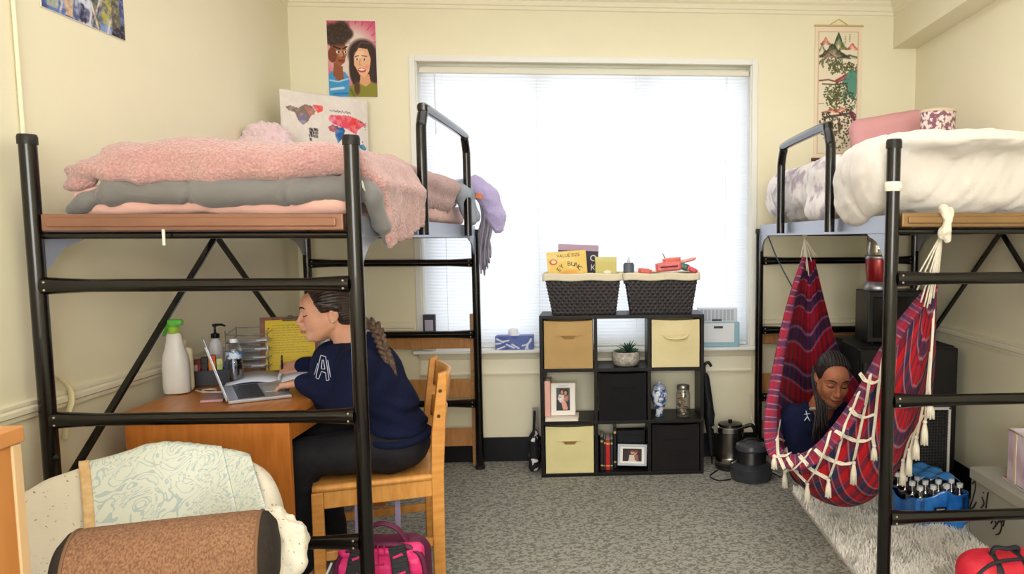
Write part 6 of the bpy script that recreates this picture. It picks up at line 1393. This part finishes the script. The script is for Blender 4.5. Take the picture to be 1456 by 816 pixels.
# ================================================================== under and beside the right bed
blackgl = mat('black_appliance', (20, 20, 23), .35, spec=.5); blackmt = mat('black_matte_panel', (26, 25, 27), .6)
t = thing('mini_fridge', 'black mini fridge against the back wall behind the hammock', 'fridge', (1.62, 3.80, 0)); a = P(1320, 482, y=3.8)
MB().box((-.27, .012, .02), (.26, .50, .80)).build('body', blackmt, t, bevel=.006); MB().box((-.27, -.03, .03), (.26, .010, .795)).build('door', blackgl, t, bevel=.008)
MB().box((-.255, -.045, .45), (-.235, -.03, .72)).build('handle', mat('dark_grey_handle', (56, 56, 60), .4), t, bevel=.003)
for x in (-.22, .21):
    for y in (.05, .45): MB().lathe([(.018, 0), (.018, .022)], 12, (x, y, 0)).build('foot', capm, t)
t = thing('microwave', 'black tower appliance standing on the mini fridge behind the girl', 'appliance', (1.50, 3.88, .801))
ztop = P(1240, 414, y=3.88).z-.801; xl_ = P(1216, 440, y=4.08).x-1.50; MB().box((xl_, 0, .012), (.27, .20, ztop)).build('case', blackgl, t, bevel=.006)
MB().box((xl_+.03, -.012, .04), (.14, .0, ztop-.03)).build('door', mat('black_glass_door', (12, 12, 15), .12), t, bevel=.003); MB().box((.15, -.008, .04), (.25, .0, ztop-.03)).build('control_panel', blackmt, t, bevel=.002)
for x in (xl_+.04, .23):
    for y in (.04, .17): MB().lathe([(.014, 0), (.014, .013)], 10, (x, y, 0)).build('foot', capm, t)
c = P(1246, 412, y=3.96); t = thing('blender', 'red blender with a clear cup standing on the black appliance', 'blender', (c.x+.012, 3.98, .802+ztop))
MB().lathe([(.072, 0), (.074, .006), (.070, .030), (.058, .046)], 30).build('base', mat('silver_blender_base', (176, 176, 184), .3, metal=.7), t, smooth=True); MB().lathe([(.054, .044), (.060, .06), (.064, .10), (.067, .165), (.066, .172)], 30).build('motor_body', mat('red_metallic', (160, 34, 40), .28, metal=.35, coat=.4), t, smooth=True)
MB().lathe([(.068, .170), (.069, .174), (.069, .186), (.066, .190)], 30).build('ring', mat('silver_wire', (176, 176, 182)), t, smooth=True)
MB().lathe([(.060, .188), (.062, .22), (.060, .28), (.054, .325), (.040, .338), (.001, .342)], 30, cap0=False).build('cup', glassy('clear_cup_plastic', (240, 236, 226), .86, .14), t, smooth=True)
t = thing('laundry_basket', 'black cloth hamper on the floor behind the hammock beside the mini fridge', 'hamper', (1.295, 4.20, .0005)); zz = P(1200, 476, y=4.2).z
SDF(.02).box((-.03, 0, zz/2), (.115, .13, zz/2), .04).build('body', blackmt, .010, t, wr=wr(.005, (9, 9, 9))); MB().tube([(-.14, -.125, zz-.03), (.08, -.125, zz-.03), (.08, .125, zz-.03), (-.14, .125, zz-.03)], .006, 8, closed=True).build('rim', blackgl, t, smooth='all')
t = thing('mesh_panel', 'black perforated panel with a white frame leaning on the mini fridge', 'panel', (P(1325, 645, y=3.62).x, 3.64, .0005)); a, b = P(1300, 580, y=3.64), P(1345, 647, y=3.64); wd = .105; hz = a.z
MB().box((-wd, 0, .0), (-wd+.014, .016, hz)).box((wd-.014, 0, 0), (wd, .016, hz)).box((-wd, 0, hz-.014), (wd, .016, hz)).box((-wd, 0, 0), (wd, .016, .014)).build('frame', mat('white_panel_frame', (206, 202, 192), .5), t, bevel=.002)
g = MB(); g.box((-wd+.014, .008, .014), (wd-.014, .012, hz-.014)); MBm = g.build('backing', mat('black_mesh_backing', (16, 16, 18), .8), t); g = MB()
for k in range(12): g.tube([(-wd+.02+k*.0152, .005, .014), (-wd+.02+k*.0152, .005, hz-.014)], .0028, 6)
for k in range(int(hz/.016)): g.tube([(-wd+.012, .004, .02+k*.0152), (wd-.012, .004, .02+k*.0152)], .0028, 6)
g.build('mesh', mat('dark_grey_mesh', (52, 50, 50), .5), t, smooth='all')
# pack of water bottles in blue film
t = thing('water_bottle_pack', 'pack of clear water bottles in blue plastic film on the floor under the right bed', 'water pack', (1.60, 3.30, .012), .12)
film = mat('blue_shrink_film', (30, 104, 200), .18, c2=(58, 140, 226), vscale=12, spec=.7, coat=.4)
nb_ = MB().lathe(prof+[(.0125, .190), (.001, .192)], 14); cap_ = MB().lathe([(.015, .178), (.015, .197), (.001, .199)], 12)
first = None
for i in range(4):
    for j in range(5):
        x, y = -.105+.069*i, .035+.069*j
        if first is None:
            o1 = nb_.build('bottle', glassy('thin_bottle_plastic', (240, 246, 252), .97, .20), t, smooth=True, angle=60); o2 = cap_.build('bottle_cap', mat('white_bottle_cap', (236, 238, 240)), o1, smooth=True); first = (o1, o2)
        else:
            o1 = first[0].copy(); C.objects.link(o1); o1.parent = t; o2 = first[1].copy(); C.objects.link(o2); o2.parent = o1
        o1.location = (x, y, .001)
def filmpt(u, v):
    a_ = u*2*PI; cx_, cy_ = math.cos(a_), math.sin(a_); m_ = max(abs(cx_), abs(cy_)); rx, ry = .152, .185
    q = .82; x, y = rx*cx_/m_*(1-(1-q)*(abs(cx_*cy_))**.8), ry*cy_/m_*(1-(1-q)*(abs(cx_*cy_))**.8)
    w_ = .006*math.sin(a_*11+v*7)+.005*math.sin(a_*23); hgt = .145+.03*math.sin(a_*1+2.6)+.014*math.sin(a_*3+.6)+.010*math.sin(a_*7)
    return (x*(1+w_), .173+y*(1+w_), -.008+hgt*v)
MB().grid(filmpt, 140, 14).build('shrink_film', film, t, smooth='all', solid=.003)
def filmtop(u, v): return (-.13+.26*u, .06+.26*v, .203+.006*math.sin(u*17+v*5)+.006*math.sin(v*21))
MB().grid(lambda u, v: (-.06+.21*u, .10+.26*v, .205+.008*math.sin(u*17+v*5)+.007*math.sin(v*21+u*6)-.05*max(0, u-.8)*5*max(0, .3+v*.3)), 24, 20).build('torn_film', mat('blue_film_pale', (70, 140, 206), .15, spec=.7, coat=.4), t, smooth='all', solid=.002)
SDF(.012).chain([(.02, -.015, .03), (.05, -.045, .06), (.03, -.05, .02)], [.03, .03, .02]).chain([(.10, .0, .05), (.16, -.03, .035)], [.02, .008]).build('film_end', film, .006, t, wr=lambda v: fbm(v, (40, 40, 40), 2)*.006)
MB().box((-.02, -.0125, .088), (.045, -.0105, .108), 0, TM((-.04, -.004, .0))).build('bar_code_label', mat('black_print_label', (24, 24, 28), .5), t); MB().tube([(-.048+.0022*k, -.0172, .098+.004*math.sin(k*2.1)) for k in range(20)], .0012, 5).build('white_print', mat('white_ink', (230, 228, 230), .6), t)
# white shaggy rug
shag = mat('white_shag_pile', (250, 246, 238), .95, sheen=.4); rg = thing('shag_rug', 'white shaggy rug on the carpet under the right loft bed', 'rug', (1.02, 2.15, .0))
RX, RY = .74, 1.71; MB().box((0, 0, .001), (RX, RY, .012)).build('backing', mat('cream_rug_backing', (214, 206, 200), .9), rg)
n = 34000; bx, by = RNG.uniform(.004, RX-.004, n), RNG.uniform(0.02, RY-.01, n)
hl = RNG.uniform(.030, .048, n); an_ = RNG.uniform(0, 2*PI, n); cl_ = fbm(np.stack([bx, by, bx*0], -1), (9, 9, 1), 2)*2.5; an_ = an_*.45+cl_
ln = RNG.uniform(.012, .030, n); tx, ty = bx+ln*np.cos(an_), by+ln*np.sin(an_); tx = np.clip(tx, -.008, RX+.01)
wv = .0032; px_, py_ = -np.sin(an_)*wv, np.cos(an_)*wv
z0 = np.full(n, .010); mzx, mzy = bx+.45*(tx-bx), by+.45*(ty-by)
Vv = np.stack([np.stack([bx-px_, by-py_, z0], -1), np.stack([bx+px_, by+py_, z0], -1), np.stack([mzx+px_*.8, mzy+py_*.8, hl*.75], -1), np.stack([mzx-px_*.8, mzy-py_*.8, hl*.75], -1), np.stack([tx+px_*.2, ty+py_*.2, hl], -1), np.stack([tx-px_*.2, ty-py_*.2, hl], -1)], 1).reshape(-1, 3)
k6 = np.arange(n)[:, None]*6; Ff = np.concatenate([k6+np.array([[0, 1, 2, 3]]), k6+np.array([[3, 2, 4, 5]])])
pile = raw_mesh('shag_pile', Vv, Ff, shag, rg); pile['kind'] = 'stuff'
# grey storage box with script writing, magazine, fabric caddy
a = P(1378, 768, z=0); t = thing('storage_box', 'grey cardboard storage box with black script writing by the right wall', 'box', (1.665, 2.62, .0005)); bt = P(1378, 664, y=3.18).z
gm = mat('grey_box_card', (168, 166, 152), .7); W_ = XR-.015-1.665
MB().box((0, 0, 0), (W_, .56, bt-.012)).build('body', gm, t, bevel=.003); MB().box((-.006, -.006, bt-.05), (W_+.004, .566, bt)).build('lid', mat('grey_box_lid', (178, 176, 164), .7), t, bevel=.003)
scr = mat('black_marker_ink', (28, 26, 26), .6); BVb = None
def script(L, r=.0032):
    g = MB(); q = []
    for x, y in L:
        p = P(x, y, x=1.664-.0025); q.append(p-Vector(t.location))
    g.tube(spline(q, 5), r, 6); g.build('script_letter', scr, t, smooth='all')
for L in ([(1383, 688), (1386, 684), (1387, 692), (1385, 702), (1381, 716), (1379, 722), (1383, 722), (1388, 714)], [(1396, 706), (1399, 716), (1395, 722)], [(1398, 700), (1398.5, 701)], [(1405, 700), (1403, 712), (1402, 722)], [(1409, 744), (1413, 738), (1416, 745), (1412, 752), (1418, 744), (1422, 740), (1424, 748), (1421, 758), (1416, 760)], [(1424, 742), (1428, 739), (1426, 748)]): script(L)
t = thing('magazine', 'red and white magazine lying on the grey storage box', 'magazine', (1.70, 2.72, bt+.001), -.06)
MB().box((0, 0, .001), (.21, .30, .009)).build('pages', mat('white_paper', (224, 224, 230)), t); MB().box((-.001, -.001, .009), (.211, .301, .0105)).build('cover', mat('red_pink_cover', (214, 150, 150), .35, c2=(190, 60, 66), vscale=9, ramp=(.5, .56)), t)
t = thing('fabric_caddy', 'pale pink marbled fabric caddy standing on the magazine on the grey box', 'storage bin', (1.70, 2.72, bt+.013), -.04); fm = mat('pink_marble_fabric', (226, 214, 222), .7, c2=(198, 166, 186), vscale=7, ramp=(.45, .7), detail=5)
zz = P(1410, 612, y=2.95).z-bt-.013; g = MB(); L_, B_ = .19, .25
g.box((0, 0, 0), (L_, B_, .004)).box((0, 0, 0), (.004, B_, zz)).box((L_-.004, 0, 0), (L_, B_, zz)).box((0, 0, 0), (L_, .004, zz)).box((0, B_-.004, 0), (L_, B_, zz)); g.build('body', fm, t, bevel=.002)
MB().tube([(0, 0, zz), (L_, 0, zz), (L_, B_, zz), (0, B_, zz)], .004, 8, closed=True).build('rim_piping', mat('cream_piping', (226, 206, 180)), t, smooth='all')
for y in (.06, B_-.07): MB().box((-.002, y, .0), (.0, y+.018, zz-.004)).build('seam_band', mat('cream_piping', (226, 206, 180)), t)
for k in range(4):
    o = thing('pouch', ('black pouch', 'dark red notebook', 'grey pouch', 'brown wallet')[k]+' tucked inside the pink fabric caddy', 'pouch', (1.745+.035*k, 2.80+.02*k, bt+.020), -.04, 'things in the fabric caddy')
    MB().box((-.012, -.03, 0), (.012, .10, zz-.012+.008*(k % 2))).build('body', mat('pouch_%d' % k, ((36, 34, 36), (110, 40, 44), (120, 116, 116), (96, 66, 50))[k], .7), o, bevel=.004); MB().box((-.013, -.031, zz-.04), (.013, .101, zz-.03)).build('zip', mat('zip_grey', (90, 88, 88), .5), o)
# red backpack in the lower right corner
c = P(1415, 800, y=2.28); ztp = P(1412, 790, y=2.28).z; t = thing('backpack', 'red backpack with black straps standing in the lower right corner', 'backpack', (c.x+.045, 2.28, .0005), .15)
rd = mat('red_nylon', (206, 44, 62), .5, c2=(190, 34, 54), vscale=20, bump=.15, bscale=80)
SDF(.03).box((0, .04, ztp/2), (.145, .085, ztp/2), .075).build('body', rd, .008, t, wr=wr(.004, (14, 14, 14)))
SDF(.02).box((0, -.045, ztp*.38), (.115, .03, ztp*.30), .028).build('front_pocket', rd, .007, t, wr=wr(.003, (16, 16, 16)))
for x0 in (-.055, .05): MB().tube(spline([(x0*.8, .03, ztp+.002), (x0, -.035, ztp-.035), (x0*1.2, -.052, ztp*.7), (x0*1.4, -.085, ztp*.4), (x0*1.5, -.05, .04)], 6), .012, 8, flat=.45).build('shoulder_strap', blk, t, smooth=True)
MB().tube(spline([(-.05, .02, ztp-.004), (-.04, .015, ztp+.022), (.0, .01, ztp+.018), (.045, .015, ztp+.016), (.05, .02, ztp-.006)], 6), .009, 10, flat=.7).build('top_handle', blk, t, smooth=True)
MB().tube(spline([(-.146, -.01, .06), (-.142, -.012, ztp*.72), (-.09, -.02, ztp-.02), (0, -.022, ztp-.006), (.09, -.02, ztp-.02), (.142, -.012, ztp*.72), (.146, -.01, .06)], 6), .006, 8).build('edge_piping', blk, t, smooth=True)
